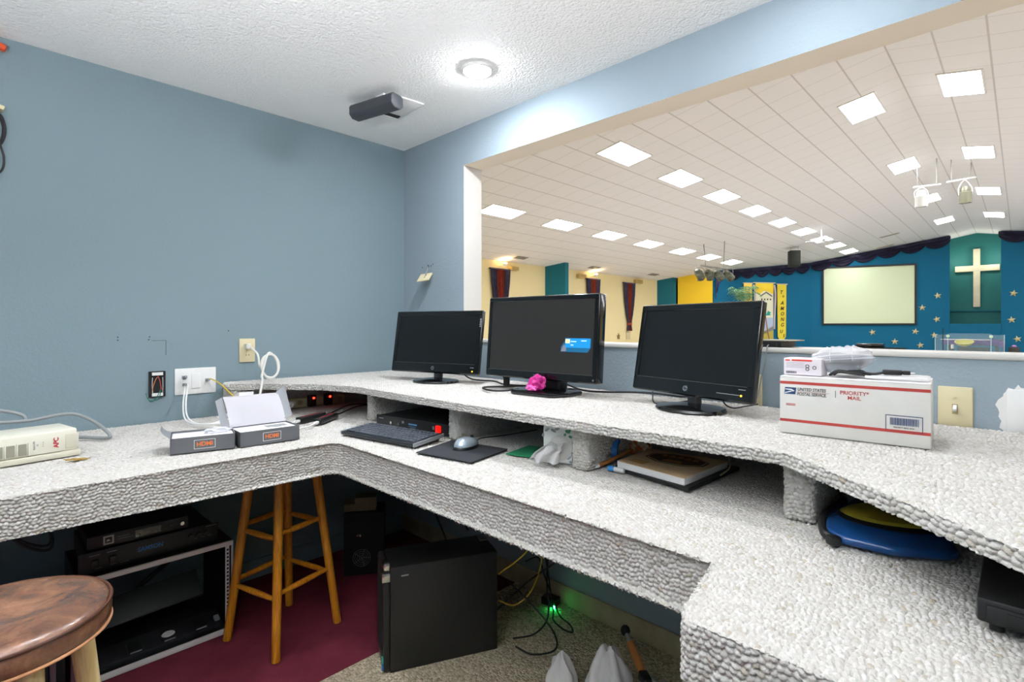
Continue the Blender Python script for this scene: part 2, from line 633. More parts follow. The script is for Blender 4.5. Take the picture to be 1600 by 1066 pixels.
# ------------------------------------------------------------------ hall: plane helpers for the angled walls
def wframe(a, c, u, z, off=0.0):
    """a point on the wall a->c, u metres along it, off metres towards the room; right = along, up = z"""
    a, c = Vector(a), Vector(c)
    d = (c - a).normalized()
    n = Vector((d.y, -d.x))
    if n.dot(-a) < 0:
        n = -n
    p = a + d * u + n * off
    return Vector((p.x, p.y, z)), Vector((d.x, d.y, 0)), Vector((n.x, n.y, 0))

ST1 = ((30.36, 7.93), (32.28, 2.46))
ST2 = ((32.28, 0.68), (30.36, -4.79))
BN = ((25.62, 10.99), (30.36, 7.93))
LW = ((0.0, 13.25), (30.0, 13.25))

# projection screen
M_screen = mat('pale green screen cloth', '#dfe8c0', 0.7)
c, d, n = wframe(*ST1, 2.53, 2.75, 0.03)
t = thing('projection_screen', 'large pale green projection screen in thin black frame on blue stage wall', 'screen', (c.x, c.y, 1.32))
b = MB()
F = fr(c + n * 0.005, d, (0, 0, 1))
b.prism([(-1.90, -1.41), (1.90, -1.41), (1.90, 1.41), (-1.90, 1.41)], -0.01, 0.01, F)
b.build('screen_surface', M_screen, t, angle=0)
b = MB()
for p in ([(-1.98, -1.49), (1.98, -1.49), (1.98, -1.41), (-1.98, -1.41)], [(-1.98, 1.41), (1.98, 1.41), (1.98, 1.49), (-1.98, 1.49)],
          [(-1.98, -1.41), (-1.90, -1.41), (-1.90, 1.41), (-1.98, 1.41)], [(1.90, -1.41), (1.98, -1.41), (1.98, 1.41), (1.90, 1.41)]):
    b.prism(p, -0.02, 0.05, F)
b.build('screen_frame', M_black, t, angle=0)

# stars
M_gold = mat('gold star', '#f0e6bd', 0.4, metal=0.1, var=('#c9a95a', 9, 0.15))
def star_mesh():
    b = MB()
    n, R, r = 5, 0.155, 0.065
    V = [b.bm.verts.new((math.sin(PI * k / n) * (R if k % 2 == 0 else r), math.cos(PI * k / n) * (R if k % 2 == 0 else r), 0.0)) for k in range(2 * n)]
    B = [b.bm.verts.new((v.co.x, v.co.y, -0.02)) for v in V]
    top = b.bm.verts.new((0, 0, 0.045))
    for k in range(2 * n):
        b.bm.faces.new((top, V[(k + 1) % (2 * n)], V[k]))
        b.bm.faces.new((V[k], V[(k + 1) % (2 * n)], B[(k + 1) % (2 * n)], B[k]))
    b.bm.faces.new(B)
    return b
star0 = star_mesh().build('star', M_gold, angle=0)
stars = [(ST1, 5.34, 2.66, 0.15, 'gold star on blue stage wall, highest of those between screen and alcove'),
         (ST1, 4.74, 2.09, 0.0, 'gold star on blue stage wall close beside right edge of projection screen'),
         (ST1, 5.31, 1.53, 0.3, 'gold star on blue stage wall level with bottom of projection screen, near alcove'),
         (ST1, 2.73, 0.89, 0.2, 'gold star under the middle of the projection screen'),
         (ST1, 4.47, 0.94, -0.2, 'gold star just below right corner of projection screen'),
         (ST1, 5.21, 0.76, 0.1, 'gold star low on stage wall beside the clear acrylic shield'),
         (ST1, 3.65, 0.44, 0.0, 'gold star low on stage wall above right end of the piano'),
         (ST1, 4.67, 0.27, 0.15, 'small lowest gold star on stage wall, between piano and acrylic shield'),
         (ST2, 0.44, 2.66, -0.2, 'gold star right of the cross alcove, uppermost of three'),
         (ST2, 0.37, 1.48, 0.1, 'gold star right of the cross alcove, middle of three'),
         (ST2, 0.57, 0.63, 0.25, 'gold star right of the cross alcove, lowest of three')]
for i, (w, u, z, a, lab) in enumerate(stars):
    p, d, n = wframe(*w, u, z, 0.022)
    o = star0 if i == 0 else star0.copy()
    if i:
        COL.objects.link(o)
    M = fr(p, d, (0, 0, 1)) @ Matrix.Rotation(a, 4, 'Z')
    o.matrix_world = M
    o.location, o.rotation_euler = M.to_translation(), M.to_euler()
    tag(o, lab, 'star', 'gold stars on the stage wall')

# cross in the alcove
m = mat('pale wood cross', '#f1e6c9', 0.55, var=('#e3d3ae', 2.5, 0.2))
t = thing('wooden_cross', 'large pale wooden cross hanging in green teal alcove', 'cross', (33.45, 1.55, 2.13))
b = MB()
b.box((33.475, 1.555, 3.51), (0.16, 0.25, 2.78), bev=0.01)
b.build('upright', m, t)
b = MB()
b.box((33.47, 1.545, 3.965), (0.17, 1.60, 0.28), bev=0.01)
b.build('crossbar', m, t)

# valances: one swag after another along each wall top
M_val = mat('dark purple valance cloth', '#26233f', 0.6, spec=0.4, var=('#3d3854', 3, 0.25))
def valance(name, label, w, u0, u1, nsw, ztop, drop):
    a, d, n = wframe(*w, u0, ztop(u0), 0.1)
    t = thing(name, label, 'valance', a)
    for k in range(nsw):
        ua, ub = u0 + (u1 - u0) * k / nsw, u0 + (u1 - u0) * (k + 1) / nsw
        def fn(u, v, ua=ua, ub=ub):
            s = math.sin(PI * u)
            uu = ua + (ub - ua) * u
            dep = drop * (0.50 + 0.5 * s ** 0.7) * v
            fold = 0.035 * math.sin(v * 5 * PI) * (0.4 + 0.6 * s) + 0.10 * s * math.sin(PI * v)
            p, d_, n_ = wframe(*w, uu, ztop(uu) - dep, 0.09 + fold)
            return p
        b = MB()
        b.grid(fn, 18, 30)
        b.solid(0.012)
        b.build('swag', M_val, t, angle=80)
    b = MB()
    n_ = 12
    for i in range(n_):
        ua, ub = u0 + (u1 - u0) * i / n_, u0 + (u1 - u0) * (i + 1) / n_
        p, d_, nn = wframe(*w, (ua + ub) / 2, (ztop(ua) + ztop(ub)) / 2 - 0.06, 0.07)
        slope = math.atan2(ztop(ub) - ztop(ua), ub - ua)
        F = fr(p, d_ * math.cos(slope) + Vector((0, 0, math.sin(slope))), (0, 0, 1))
        L = (ub - ua) / 2 / math.cos(slope)
        b.prism([(-L, -0.06), (L, -0.06), (L, 0.06), (-L, 0.06)], -0.05, 0.05, F)
    b.build('valance_board', M_val, t, angle=0)
    return t
def zt(w):
    a, c = Vector(w[0]), Vector(w[1])
    dd = (c - a).normalized()
    return lambda u: zceil(a.y + dd.y * u) - 0.03
valance('valance', 'dark purple swagged valance along top of banner wall', BN, 0.7, 5.55, 6, zt(BN), 0.50)
valance('valance', 'dark purple swagged valance sloping up above the projection screen', ST1, 0.05, 5.80, 6, zt(ST1), 0.50)
valance('valance', 'short dark purple valance at the top right beyond the cross alcove', ST2, -0.05, 5.3, 5, zt(ST2), 0.50)
# side jabot at the left end of the banner wall
def fn(u, v):
    s = 1 - v * 0.75
    p, d_, n_ = wframe(*BN, 0.05 + 0.62 * u * s, 3.9 - 1.35 * v * (1 - 0.55 * u), 0.10 + 0.05 * math.sin(u * 5 * PI))
    return p
b = MB()
b.grid(fn, 24, 12)
b.solid(0.015)
m = mat('lavender curtain cloth', '#6f73a8', 0.6, var=('#3f3f70', 5, 0.2))
a, d, n = wframe(*BN, 0.05, 2.5, 0.1)
o = b.build('side_drape', m, loc=a, angle=80)
tag(o, 'lavender side drape hanging at left end of banner wall', 'curtain')

# curtains on the hall's left wall
M_cp = mat('purple curtain cloth', '#4d4763', 0.7, var=('#6a6480', 4, 0.2))
M_cr = mat('rust red curtain cloth', '#c04a30', 0.7, var=('#8d3222', 4, 0.2))
def make_curtain():
    t = thing('curtain', 'c', 'curtain', (0, 0, 0))
    prof = [(3.2, 0.48), (2.7, 0.44), (2.2, 0.36), (1.75, 0.25), (1.45, 0.15), (1.30, 0.11), (1.22, 0.12), (0.98, 0.19)]
    def half(z):
        for (z0, h0), (z1, h1) in zip(prof, prof[1:]):
            if z0 >= z >= z1:
                return h0 + (h1 - h0) * (z0 - z) / (z0 - z1)
        return prof[-1][1]
    for nm, u0, u1, m_, ph in (('side_panel', -1.0, -0.42, M_cp, 0), ('centre_panel', -0.42, 0.42, M_cr, 1), ('side_panel', 0.42, 1.0, M_cp, 2)):
        b = MB()
        def fn(u, v):
            z = 3.2 - 2.22 * v
            uu = u0 + (u1 - u0) * u
            return (uu * half(z), -0.09 - 0.045 * math.sin(uu * 9 * PI), z)
        b.grid(fn, 24, 28)
        b.solid(0.012)
        b.build(nm, m_, t, angle=80, world=False)
    b = MB()
    b.lathe([(0.12, -0.05), (0.135, -0.02), (0.135, 0.02), (0.12, 0.05)], 20, (0, -0.09, 1.30), sy=0.75)
    b.build('tieback', M_cr, t, world=False)
    b = MB()
    b.box((0, -0.06, 3.22), (1.0, 0.10, 0.04))
    b.build('rod', M_cp, t, world=False)
    return t
cur = make_curtain()
for i, (x, lab) in enumerate(((12.90, 'red curtain with purple sides, nearest the booth on the cream hall wall'),
                              (18.48, 'red curtain with purple sides, just past the first teal pilaster'),
                              (21.35, 'red curtain with purple sides whose knotted tail shows, before second teal pilaster'))):
    o = cur if i == 0 else dup(cur, (0, 0, 0))
    o.location = (x, 13.24, 0)
    tag(o, lab, 'curtain', 'curtains on the hall wall')

# small boxes along the wall top, and the two little plaques lower down
M_tan = mat('tan plastic', '#c9ad6a', 0.5)
for i, (x, z, w, h, nm, lab) in enumerate(((13.56, 3.285, 0.40, 0.14, 'wall_speaker', 'small tan box high on hall wall beside the curtain nearest the booth'),
                                   (17.63, 3.295, 0.50, 0.15, 'wall_speaker', 'small tan box high on hall wall between first pilaster and middle curtain'),
                                   (22.15, 3.33, 0.55, 0.18, 'wall_speaker', 'small tan box high on hall wall right of the farthest curtain'))):
    t = thing(nm, lab, 'speaker', (x, 13.25, z - h / 2), group='small boxes along the hall wall top')
    b = MB(); b.box((x, 13.16, z), (w, 0.18, h), bev=0.01); b.build('body', M_tan, t)
    b = MB()
    for k in range(4):
        b.box((x, 13.067, z - h * 0.3 + k * h * 0.2), (w * 0.8, 0.01, h * 0.08))
    b.build('grille', mat('dark tan grille', '#a48c52', 0.6), t, angle=0)
b = MB(); b.box((21.38, 13.235, 0.76), (0.34, 0.03, 0.33), bev=0.01)
tag(b.build('wall_plaque', mat('pale tan plaque', '#cdbf95', 0.6), loc=(21.38, 13.24, 0.6)), 'small pale plaque on cream wall beneath the farthest curtain tail', 'plaque')
b = star_mesh(); b.bm.transform(fr((20.54, 13.22, 0.73), (1, 0, 0), (0, 0, 1)))
tag(b.build('wall_star', mat('bronze star', '#7d6a2e', 0.5), loc=(20.54, 13.22, 0.73), angle=0), 'small dark bronze star on cream wall left of the farthest curtain', 'star')

# wall wash lamps that brighten the ceiling above two curtains
M_wash = mat('warm lamp glow', '#ffd9a0', 0.5, emit=60.0)
for x, lab in ((12.95, 'small warm lamp above the curtain nearest the booth'), (18.4, 'small warm lamp above the middle curtain')):
    t = thing('wash_lamp', lab, 'lamp', (x, 13.0, 3.36), group='warm lamps above the curtains')
    b = MB(); b.cyl((x, 12.98, 3.30), (x, 12.98, 3.40), 0.05, 0.08); b.build('lamp_cup', M_white, t)
    b = MB(); b.lathe([(0.075, 0), (0.06, 0.02), (0, 0.03)], 16, (x, 12.98, 3.40)); b.build('bulb', M_wash, t)
    b = MB(); b.tube([(x, 12.98, 3.33), (x, 13.12, 3.33), (x, 13.25, 3.33)], 0.015); b.build('arm', M_white, t)

# ceiling vents
M_vent = mat('grey vent', '#8f8a82', 0.5)
M_ventl = mat('beige vent', '#cfc4b2', 0.5)
for i, (x, y, lx, ly, m_, lab) in enumerate(((13.4, 12.65, 0.55, 0.25, M_vent, 'grey ceiling vent above wall near the first curtain'),
                                 (17.8, 12.64, 0.6, 0.25, M_vent, 'grey ceiling vent above wall near the middle curtain'),
                                 (22.4, 12.5, 0.7, 0.25, M_vent, 'grey ceiling vent above wall near the farthest curtain'),
                                 (27.95, 4.17, 0.22, 0.75, M_ventl, 'long beige ceiling slot vent nearer the cross, the nearer of two'),
                                 (30.8, 4.78, 0.22, 0.75, M_ventl, 'long beige ceiling slot vent right above the valance'))):
    t = thing('ceiling_vent', lab, 'vent', (x, y, zceil(y)), group='vents in the hall ceiling')
    t.rotation_euler = (-math.atan(0.185), 0, 0)
    b = MB(); b.box((0, 0, -0.01), (lx, ly, 0.02)); b.build('frame', m_, t, angle=0, world=False)
    b = MB()
    for k in range(4):
        if lx > ly: b.box((0, -ly * 0.3 + k * ly * 0.2, -0.024), (lx * 0.86, ly * 0.08, 0.008))
        else: b.box((-lx * 0.3 + k * lx * 0.2, 0, -0.024), (lx * 0.08, ly * 0.86, 0.008))
    b.build('louvre', M_vent, t, angle=0, world=False)

# ------------------------------------------------------------------ banners on the banner wall
M_by = mat('yellow banner cloth', '#f2dd4c', 0.75, spec=0.2, var=('#e8cf3a', 2, 0.3))
M_bo = mat('pale orange banner cloth', '#f0cd5a', 0.75, spec=0.2)
M_letter = mat('dark red lettering', '#4a2a22', 0.7)
def bframe(u, z, off): p, d, n = wframe(*BN, u, z, off); return fr(p, d, (0, 0, 1)), p
def rodded(t, u0, u1, z):
    b = MB()
    p0 = wframe(*BN, u0, z, 0.09)[0]; p1 = wframe(*BN, u1, z, 0.09)[0]
    b.cyl(p0, p1, 0.025)
    b.build('rod', mat('pale wooden rod', '#d8cdb0', 0.6), t)
def banner_letters(t, items):
    for s, u, z, size in items:
        F, p = bframe(u, z, 0.105)
        b = MB(); b.text(s, F, size, bold=0.01, shear=0.25, depth=0.004)
        b.build('lettering', M_letter, t, angle=0)

F, p = bframe(1.89, 3.36, 0.08)
t = thing('narrow_banner', 'narrow orange yellow lettered banner at left of palm tree banner', 'banner', (p.x, p.y, 0.3))
b = MB(); b.prism([(-0.24, 0), (0.24, 0), (0.24, -2.75), (0, -3.05), (-0.24, -2.75)], -0.008, 0.008, F)
b.build('cloth', M_bo, t, angle=0)
rodded(t, 1.6, 2.16, 3.37)
banner_letters(t, [('G', 1.89, 2.88, 0.3), ('O', 1.89, 2.58, 0.3), ('D', 1.89, 2.28, 0.3)])

F, p = bframe(3.88, 3.34, 0.08)
t = thing('narrow_banner', 'narrow bright yellow banner lettered To AMONG US with pointed bottom end', 'banner', (p.x, p.y, 0.3))
b = MB(); b.prism([(-0.27, 0), (0.27, 0), (0.24, -2.68), (0, -3.04), (-0.24, -2.68)], -0.008, 0.008, F)
b.build('cloth', M_by, t, angle=0)
rodded(t, 3.56, 4.2, 3.35)
banner_letters(t, [('T', 3.82, 2.93, 0.26), ('o', 3.94, 2.74, 0.2), ('A', 3.88, 2.38, 0.27), ('M', 3.87, 2.10, 0.26), ('O', 3.88, 1.82, 0.26),
                   ('N', 3.88, 1.54, 0.26), ('G', 3.88, 1.26, 0.26), ('U', 3.82, 0.92, 0.24), ('S', 3.97, 0.70, 0.22)])

F, p = bframe(2.86, 3.38, 0.07)
t = thing('palm_banner', 'wide banner with teal palm tree and yellow top between two narrow yellow banners', 'banner', (p.x, p.y, 0.2))
b = MB()
b.prism([(-0.52, 0), (0.52, 0), (0.52, -3.2), (-0.52, -3.2)], -0.008, 0.004, F)
b.build('cloth', mat('pale cream banner cloth', '#e9e6c4', 0.8), t, angle=0)
def patch(nm, poly, mname, hexc, off=0.008):
    b = MB(); b.prism(poly, off, off + 0.006, F); b.build(nm, mat(mname, hexc, 0.8), t, angle=0)
patch('yellow_field', [(-0.52, 0), (0.52, 0), (0.52, -0.55), (0.2, -0.42), (-0.05, -0.38), (-0.3, -0.6), (-0.52, -0.5)], 'yellow applique', '#f2cf33')
patch('sky_field', [(-0.52, -1.75), (0.52, -1.75), (0.52, -2.4), (-0.52, -2.7)], 'pale blue applique', '#b5c4d6')
patch('sand_field', [(-0.52, -2.65), (-0.1, -2.5), (0.52, -2.15), (0.52, -3.2), (-0.52, -3.2)], 'olive sand applique', '#bfae4a')
patch('roof', [(-0.25, -0.62), (0.1, -0.42), (0.45, -0.62), (0.45, -0.70), (0.1, -0.5), (-0.25, -0.70)], 'grey applique', '#7c7a6d')
b = MB()
for k in range(4):
    b.prism([(-0.2 + k * 0.17, -0.78), (-0.12 + k * 0.17, -0.78), (-0.13 + k * 0.17, -0.86), (-0.19 + k * 0.17, -0.86)], 0.01, 0.014, F)
b.build('applique_motif', M_letter, t, angle=0)
b = MB()
for k in range(9):
    a = PI * (0.02 + 0.12 * k) + 0.1
    L = 0.34 + 0.05 * (k % 2)
    pts = [(0.05 + 0.03 * math.sin(a), -1.62 - 0.03 * math.cos(a)), (0.05 + math.cos(a) * L * 0.6 + 0.05 * math.sin(a), -1.55 + math.sin(a) * L * 0.6),
           (0.05 + math.cos(a) * L, -1.66 + math.sin(a) * L * 0.8), (0.05 + math.cos(a) * L * 0.55, -1.66 + math.sin(a) * L * 0.45)]
    b.prism(pts, 0.014 + 0.0006 * k, 0.018 + 0.0006 * k, F)
b.build('palm_crown', mat('teal palm applique', '#2ba79a', 0.8), t, angle=0)
b = MB(); b.prism([(0.03, -1.65), (0.08, -1.65), (0.22, -2.5), (0.34, -3.0), (0.27, -3.0), (0.15, -2.5)], 0.012, 0.017, F)
b.build('palm_trunk', mat('brown palm applique', '#a06a4a', 0.8), t, angle=0)
rodded(t, 2.2, 3.5, 3.40)
# braided cords hanging between the banners
for u, lab in ((2.27, 'mauve cord hanging between orange banner and palm banner'), (3.46, 'mauve cord hanging between palm banner and bright yellow banner')):
    b = MB()
    p0 = [wframe(*BN, u + dx, z, 0.10)[0] for dx, z in ((-0.05, 3.3), (0.02, 2.9), (0.0, 2.2), (-0.03, 1.6), (-0.04, 1.05))]
    b.tube(p0, [0.05] * 16 + [0.04] * 17, 8)
    o = b.build('cord', mat('mauve cord', '#cbb9b5', 0.7), t)
    o['label'] = lab

# leafy palm plant beside the banners
t = thing('palm_plant', 'green palm plant with pale fronds standing left of the orange banner', 'plant', wframe(*BN, 1.0, -0.12, 1.0)[0])
M_leaf = mat('palm leaf', '#3f9a5a', 0.6, var=('#cfe6c0', 6, 0.18))
c0 = wframe(*BN, 0.95, 2.25, 1.0)[0]
rnd = random.Random(3)
for k in range(13):
    a = 2 * PI * k / 13 + rnd.uniform(-.15, .15)
    L = rnd.uniform(0.6, 0.85)
    up = rnd.uniform(0.9, 1.35)
    b = MB()
    spine = [c0 + Vector((math.cos(a) * L * s * 0.9, math.sin(a) * L * s * 0.9, up * s * 1.6 - 1.5 * s * s * 0.85)) for s in [i / 10 for i in range(11)]]
    b.tube(spine, 0.012, 6, raw=True)
    for i in range(2, 11):
        tdir = (spine[i] - spine[i - 1]).normalized()
        side = tdir.cross(Vector((0, 0, 1))).normalized()
        for sg in (1, -1):
            l = 0.30 * math.sin(PI * (i / 11)) + 0.08
            tip = spine[i] + side * sg * l + tdir * 0.10 - Vector((0, 0, 0.10))
            b.quad(spine[i] - tdir * 0.028, spine[i] + tdir * 0.028, tip, tip - tdir * 0.012)
    b.solid(0.004)
    b.build('frond', M_leaf, t, angle=60)
b = MB(); b.cyl(c0 - Vector((0, 0, 2.05)), c0, 0.06, 0.045); b.build('trunk', mat('palm trunk', '#6d5a3d', 0.8), t)
b = MB(); b.lathe([(0, 0), (0.2, 0), (0.26, 0.4), (0.24, 0.4), (0.22, 0.35), (0, 0.35)], 24, c0 - Vector((0, 0, 2.36))); b.build('pot', mat('brown pot', '#5b4432', 0.6), t)

# ------------------------------------------------------------------ things hanging from the hall ceiling
M_can = mat('dark olive lamp can', '#33362a', 0.4, metal=0.2, var=('#6f705a', 5, 0.15))
M_rod = mat('thin grey rod', '#8d8a84', 0.5)
base = Vector((19.7, 8.46, 3.36))
b = MB()
b.tube([base + Vector((-0.5, 0.30, 0.15)), base + Vector((0.6, -0.35, 0.05))], 0.03, raw=True)
rig = thing('lighting_bar', 'grey hanging bar carrying a cluster of olive stage lamps by the yellow wall', 'bar', base)
b.build('bar', M_rod, rig)
b = MB(); b.cyl(base + Vector((-0.25, 0.2, 0.15)), Vector((19.5, 8.75, zceil(8.75))), 0.018); b.build('hanger_rod', M_rod, rig)
b = MB(); b.cyl(base + Vector((0.35, -0.25, 0.1)), Vector((20.0, 8.15, zceil(8.15))), 0.018); b.build('hanger_rod', M_rod, rig)
def lamp_can(t, c, aim, r, L, m):
    aim = Vector(aim).normalized()
    q = aim.to_track_quat('Z', 'Y').to_matrix().to_4x4()
    M = Matrix.Translation(Vector(c)) @ q
    b = MB()
    b.lathe([(0, -L / 2), (r * 0.55, -L / 2), (r * 0.75, -L * 0.38), (r * 0.8, -L * 0.2), (r, -L * 0.15), (r, L / 2), (r * 0.92, L / 2), (r * 0.9, L * 0.1), (0, L * 0.1)], 24, M=M)
    b.build('can', m, t)
    b = MB()
    b.lathe([(r, L / 2 - 0.02), (r * 1.2, L / 2 - 0.02), (r * 1.2, L / 2), (r, L / 2)], 4, M=M @ Matrix.Rotation(PI / 4, 4, 'Z'))
    b.build('gel_frame', m, t, angle=0)
def yoke(t, c, top, r, m):
    c, top = Vector(c), Vector(top)
    b = MB()
    s = Vector((0.6, -0.75, 0)).normalized() * r * 1.15
    b.tube([c + s, c + s + Vector((0, 0, r * 1.3)), top - Vector((0, 0, 0.03)), c - s + Vector((0, 0, r * 1.3)), c - s], 0.012, 6)
    b.build('yoke', m, t)
for k, (dx, dy, aim, lab) in enumerate(((-0.52, 0.32, (0.9, -0.1, -0.9), 'olive stage lamp hanging leftmost in the cluster by the yellow wall'),
                                        (-0.16, 0.10, (0.95, 0.1, -0.6), 'olive stage lamp second from left in the cluster by the yellow wall'),
                                        (0.20, -0.12, (0.8, -0.3, -0.7), 'olive stage lamp third from left in the cluster by the yellow wall'),
                                        (0.56, -0.34, (0.9, -0.4, -0.8), 'olive stage lamp rightmost in the cluster by the yellow wall'))):
    top = base + Vector((dx, dy, 0.1))
    c = top - Vector((0, 0, 0.28))
    t = thing('stage_lamp', lab, 'stage lamp', top, group='stage lamps on the hanging bar')
    lamp_can(t, c, aim, 0.145, 0.46, M_can)
    yoke(t, c, top, 0.145, M_rod)

M_wcan = mat('white lamp can', '#dcdcd6', 0.4)
M_gcan = mat('grey green lamp can', '#8b8a74', 0.35, metal=0.4)
for nm, p0, p1, can, r, m_, lab, lab2 in (
        ('track_bar', (17.4, 2.07, 4.90), (17.9, 1.55, 4.98), (17.56, 1.92, 4.60), 0.14, M_wcan, 'short white ceiling bar left of the ridge, holding the white stage lamp', 'white stage lamp can hanging under the left short bar near the ridge'),
        ('track_bar', (18.03, 1.43, 5.04), (18.56, 0.89, 5.17), (18.36, 1.08, 4.70), 0.14, M_gcan, 'short white ceiling bar right of the ridge, holding the grey stage lamp', 'grey green stage lamp can hanging under the right short bar near the ridge')):
    p0, p1, can = Vector(p0), Vector(p1), Vector(can)
    t = thing(nm, lab, 'bar', p0)
    b = MB(); b.cyl(p0, p1, 0.022); b.build('bar', M_white, t)
    for s in (0.15, 0.85):
        q = p0.lerp(p1, s)
        b = MB(); b.cyl(q, (q.x, q.y, zceil(q.y)), 0.012); b.build('hanger_rod', M_rod, t)
    t = thing('stage_lamp', lab2, 'stage lamp', can + Vector((0, 0, 0.3)))
    lamp_can(t, can, (0.1, 0.0, -1), r, 0.44, m_)
    q = p0.lerp(p1, 0.32 if p0.x < 18 else 0.62)
    yoke(t, can, (q.x, q.y, q.z), r, M_white)

p = Vector((24.85, 7.10, 4.13))
t = thing('hanging_speaker', 'black box loudspeaker hanging from hall ceiling before the valance', 'speaker', p - Vector((0, 0, 0.35)), 0.55)
b = MB(); b.box(p, (0.40, 0.42, 0.70), 0.55, bev=0.02); b.build('cabinet', M_black_matte, t)
b = MB(); b.box(p + rz(0.55) @ Vector((-0.21, 0, 0)), (0.012, 0.37, 0.64), 0.55, bev=0.004); b.build('grille', mat('dark green grille', '#1c2216', 0.8), t)
for sy in (-0.15, 0.15):
    q = p + rz(0.55) @ Vector((0, sy, 0.35))
    b = MB(); b.cyl(q, (q.x + 0.05, q.y, zceil(q.y)), 0.012); b.build('chain', M_chrome, t)

p = Vector((22.75, 5.52, 4.50))
t = thing('ceiling_fan', 'small white ceiling fan on short rod among the middle row of panels', 'ceiling fan', p)
b = MB(); b.cyl(p, (p.x, p.y, zceil(p.y)), 0.03); b.build('rod', M_white, t)
b = MB(); b.lathe([(0, -0.10), (0.10, -0.09), (0.12, -0.02), (0.10, 0.03), (0, 0.04)], 20, p); b.build('hub', M_white, t)
for k in range(4):
    a = 0.4 + k * PI / 2
    b = MB(); b.box(p + Vector((math.cos(a) * 0.33, math.sin(a) * 0.33, -0.02)), (0.44, 0.11, 0.012), a); b.build('blade', M_white, t)

# ------------------------------------------------------------------ stage furniture seen over the sill
M_purple = mat('purple altar cloth', '#7d5aa8', 0.7, var=('#5d3f88', 6, 0.2))
M_dkwood = mat('dark wood', '#2c2620', 0.5, var=('#3a3026', 8, 0.2))
ta = Vector((27.9, 1.42, -0.12))
QA = -PI / 2
t = thing('altar_table', 'dark wooden altar table on stage beneath the purple cloth', 'table', ta, QA)
b = MB(); b.box((0, 0, 0.76), (1.75, 0.62, 0.06), bev=0.01); b.build('table_top', M_dkwood, t, world=False)
b = MB(); b.box((0, 0, 0.64), (1.5, 0.48, 0.18)); b.build('apron', M_dkwood, t, angle=0, world=False)
for sx in (-0.72, 0.72):
    for sy in (-0.22, 0.22):
        b = MB(); b.box((sx, sy, 0.30), (0.09, 0.09, 0.60), bev=0.01); b.build('leg', M_dkwood, t, world=False)
M0 = L4(ta, QA)
def cloth(u, v):
    x = -0.87 + 1.75 * u
    y = -0.42 + 0.84 * v
    zz = 0.80
    if x > 0.68:
        zz = 0.80 - (x - 0.68) * 3.6; x = 0.88 + 0.04 + 0.03 * math.sin(v * 14)
    if y < -0.32:
        zz -= (-0.32 - y) * 2.2; y = -0.34 - 0.02 * math.sin(u * 30)
    return M0 @ Vector((x, y, zz))
b = MB(); b.grid(cloth, 60, 24); b.solid(0.012)
o = b.build('altar_cloth', M_purple, loc=ta, angle=60)
tag(o, 'purple cloth draped over the altar table behind the acrylic shield', 'cloth')
q = M0 @ Vector((-0.22, -0.55, 0.50))
b = MB(); b.lathe([(0, 0), (0.08, 0.01), (0.24, 0.10), (0.30, 0.20), (0.28, 0.20), (0.21, 0.11), (0, 0.04)], 24, M=Matrix.Translation(M0 @ Vector((-0.22, -0.55, 0.525))) @ Matrix.Rotation(-0.35, 4, 'Y'))
tag(b.build('bowl', mat('olive gold bowl', '#b6ad3f', 0.4), loc=q), 'tilted olive gold bowl in front of the purple altar cloth', 'bowl')
t = thing('candle', 'white candle on thin dark stand before left end of the altar table', 'candle', M0 @ Vector((-0.58, -0.55, 0)))
b = MB(); b.cyl(M0 @ Vector((-0.58, -0.55, 0.42)), M0 @ Vector((-0.58, -0.55, 0.58)), 0.05); b.cyl(M0 @ Vector((-0.58, -0.55, 0.58)), M0 @ Vector((-0.58, -0.55, 0.60)), 0.006); b.build('wax', M_paper, t)
b = MB(); b.cyl(M0 @ Vector((-0.58, -0.55, 0)), M0 @ Vector((-0.58, -0.55, 0.02)), 0.11); b.cyl(M0 @ Vector((-0.58, -0.55, 0.02)), M0 @ Vector((-0.58, -0.55, 0.42)), 0.02, 0.05); b.build('candle_stand', M_dkwood, t)
t = thing('stage_speaker', 'low dark box standing before the altar table', 'speaker', M0 @ Vector((0.05, -0.55, 0)), QA)
b = MB(); b.box((0, 0, 0.25), (0.95, 0.30, 0.50), bev=0.02); b.build('body', M_black_matte, t, world=False)
b = MB(); b.box((0, -0.155, 0.24), (0.85, 0.015, 0.36)); b.build('grille', M_black, t, angle=0, world=False)

m = mat('clear acrylic', '#cfe6e8', 0.08, alpha=0.10)
t = thing('acrylic_shield', 'clear acrylic panel shield standing before the altar table', 'shield', (26.75, 1.47, -0.12), QA)
for k, (xa, ya, xb, yb, h) in enumerate(((-1.0, -0.16, -0.63, 0.05, 0.99), (-0.63, 0.05, 0.63, 0.05, 1.04), (0.63, 0.05, 1.0, -0.16, 0.99))):
    b = MB()
    mid = Vector(((xa + xb) / 2, (ya + yb) / 2, h / 2))
    b.box(mid, (math.hypot(xb - xa, yb - ya) - 0.02, 0.012, h), math.atan2(yb - ya, xb - xa))
    b.build('pane', m, t, angle=0, world=False)
for x, y in ((-1.0, -0.16), (-0.63, 0.05), (0.63, 0.05), (1.0, -0.16)):
    b = MB(); b.cyl((x, y, 0), (x, y, 1.0), 0.012); b.build('post', mat('clear post', '#b8cfd2', 0.2), t, world=False)
for x in (-0.63, 0.63):
    b = MB(); b.box((x, 0.03, 0.93), (0.10, 0.05, 0.09)); b.build('clamp', mat('pale green clamp', '#cfe3c4', 0.5), t, angle=0, world=False)
b = MB(); b.cyl((-0.85, 0.02, 0.80), (0.6, 0.02, 0.80), 0.012); b.build('rail', M_white, t, world=False)
t = thing('microphone_stand', 'thin black microphone stand beside left end of acrylic shield', 'stand', (26.2, 2.20, -0.12))
b = MB(); b.cyl((26.2, 2.20, 0.0), (26.2, 2.20, 1.13), 0.014); b.build('pole', M_black, t)
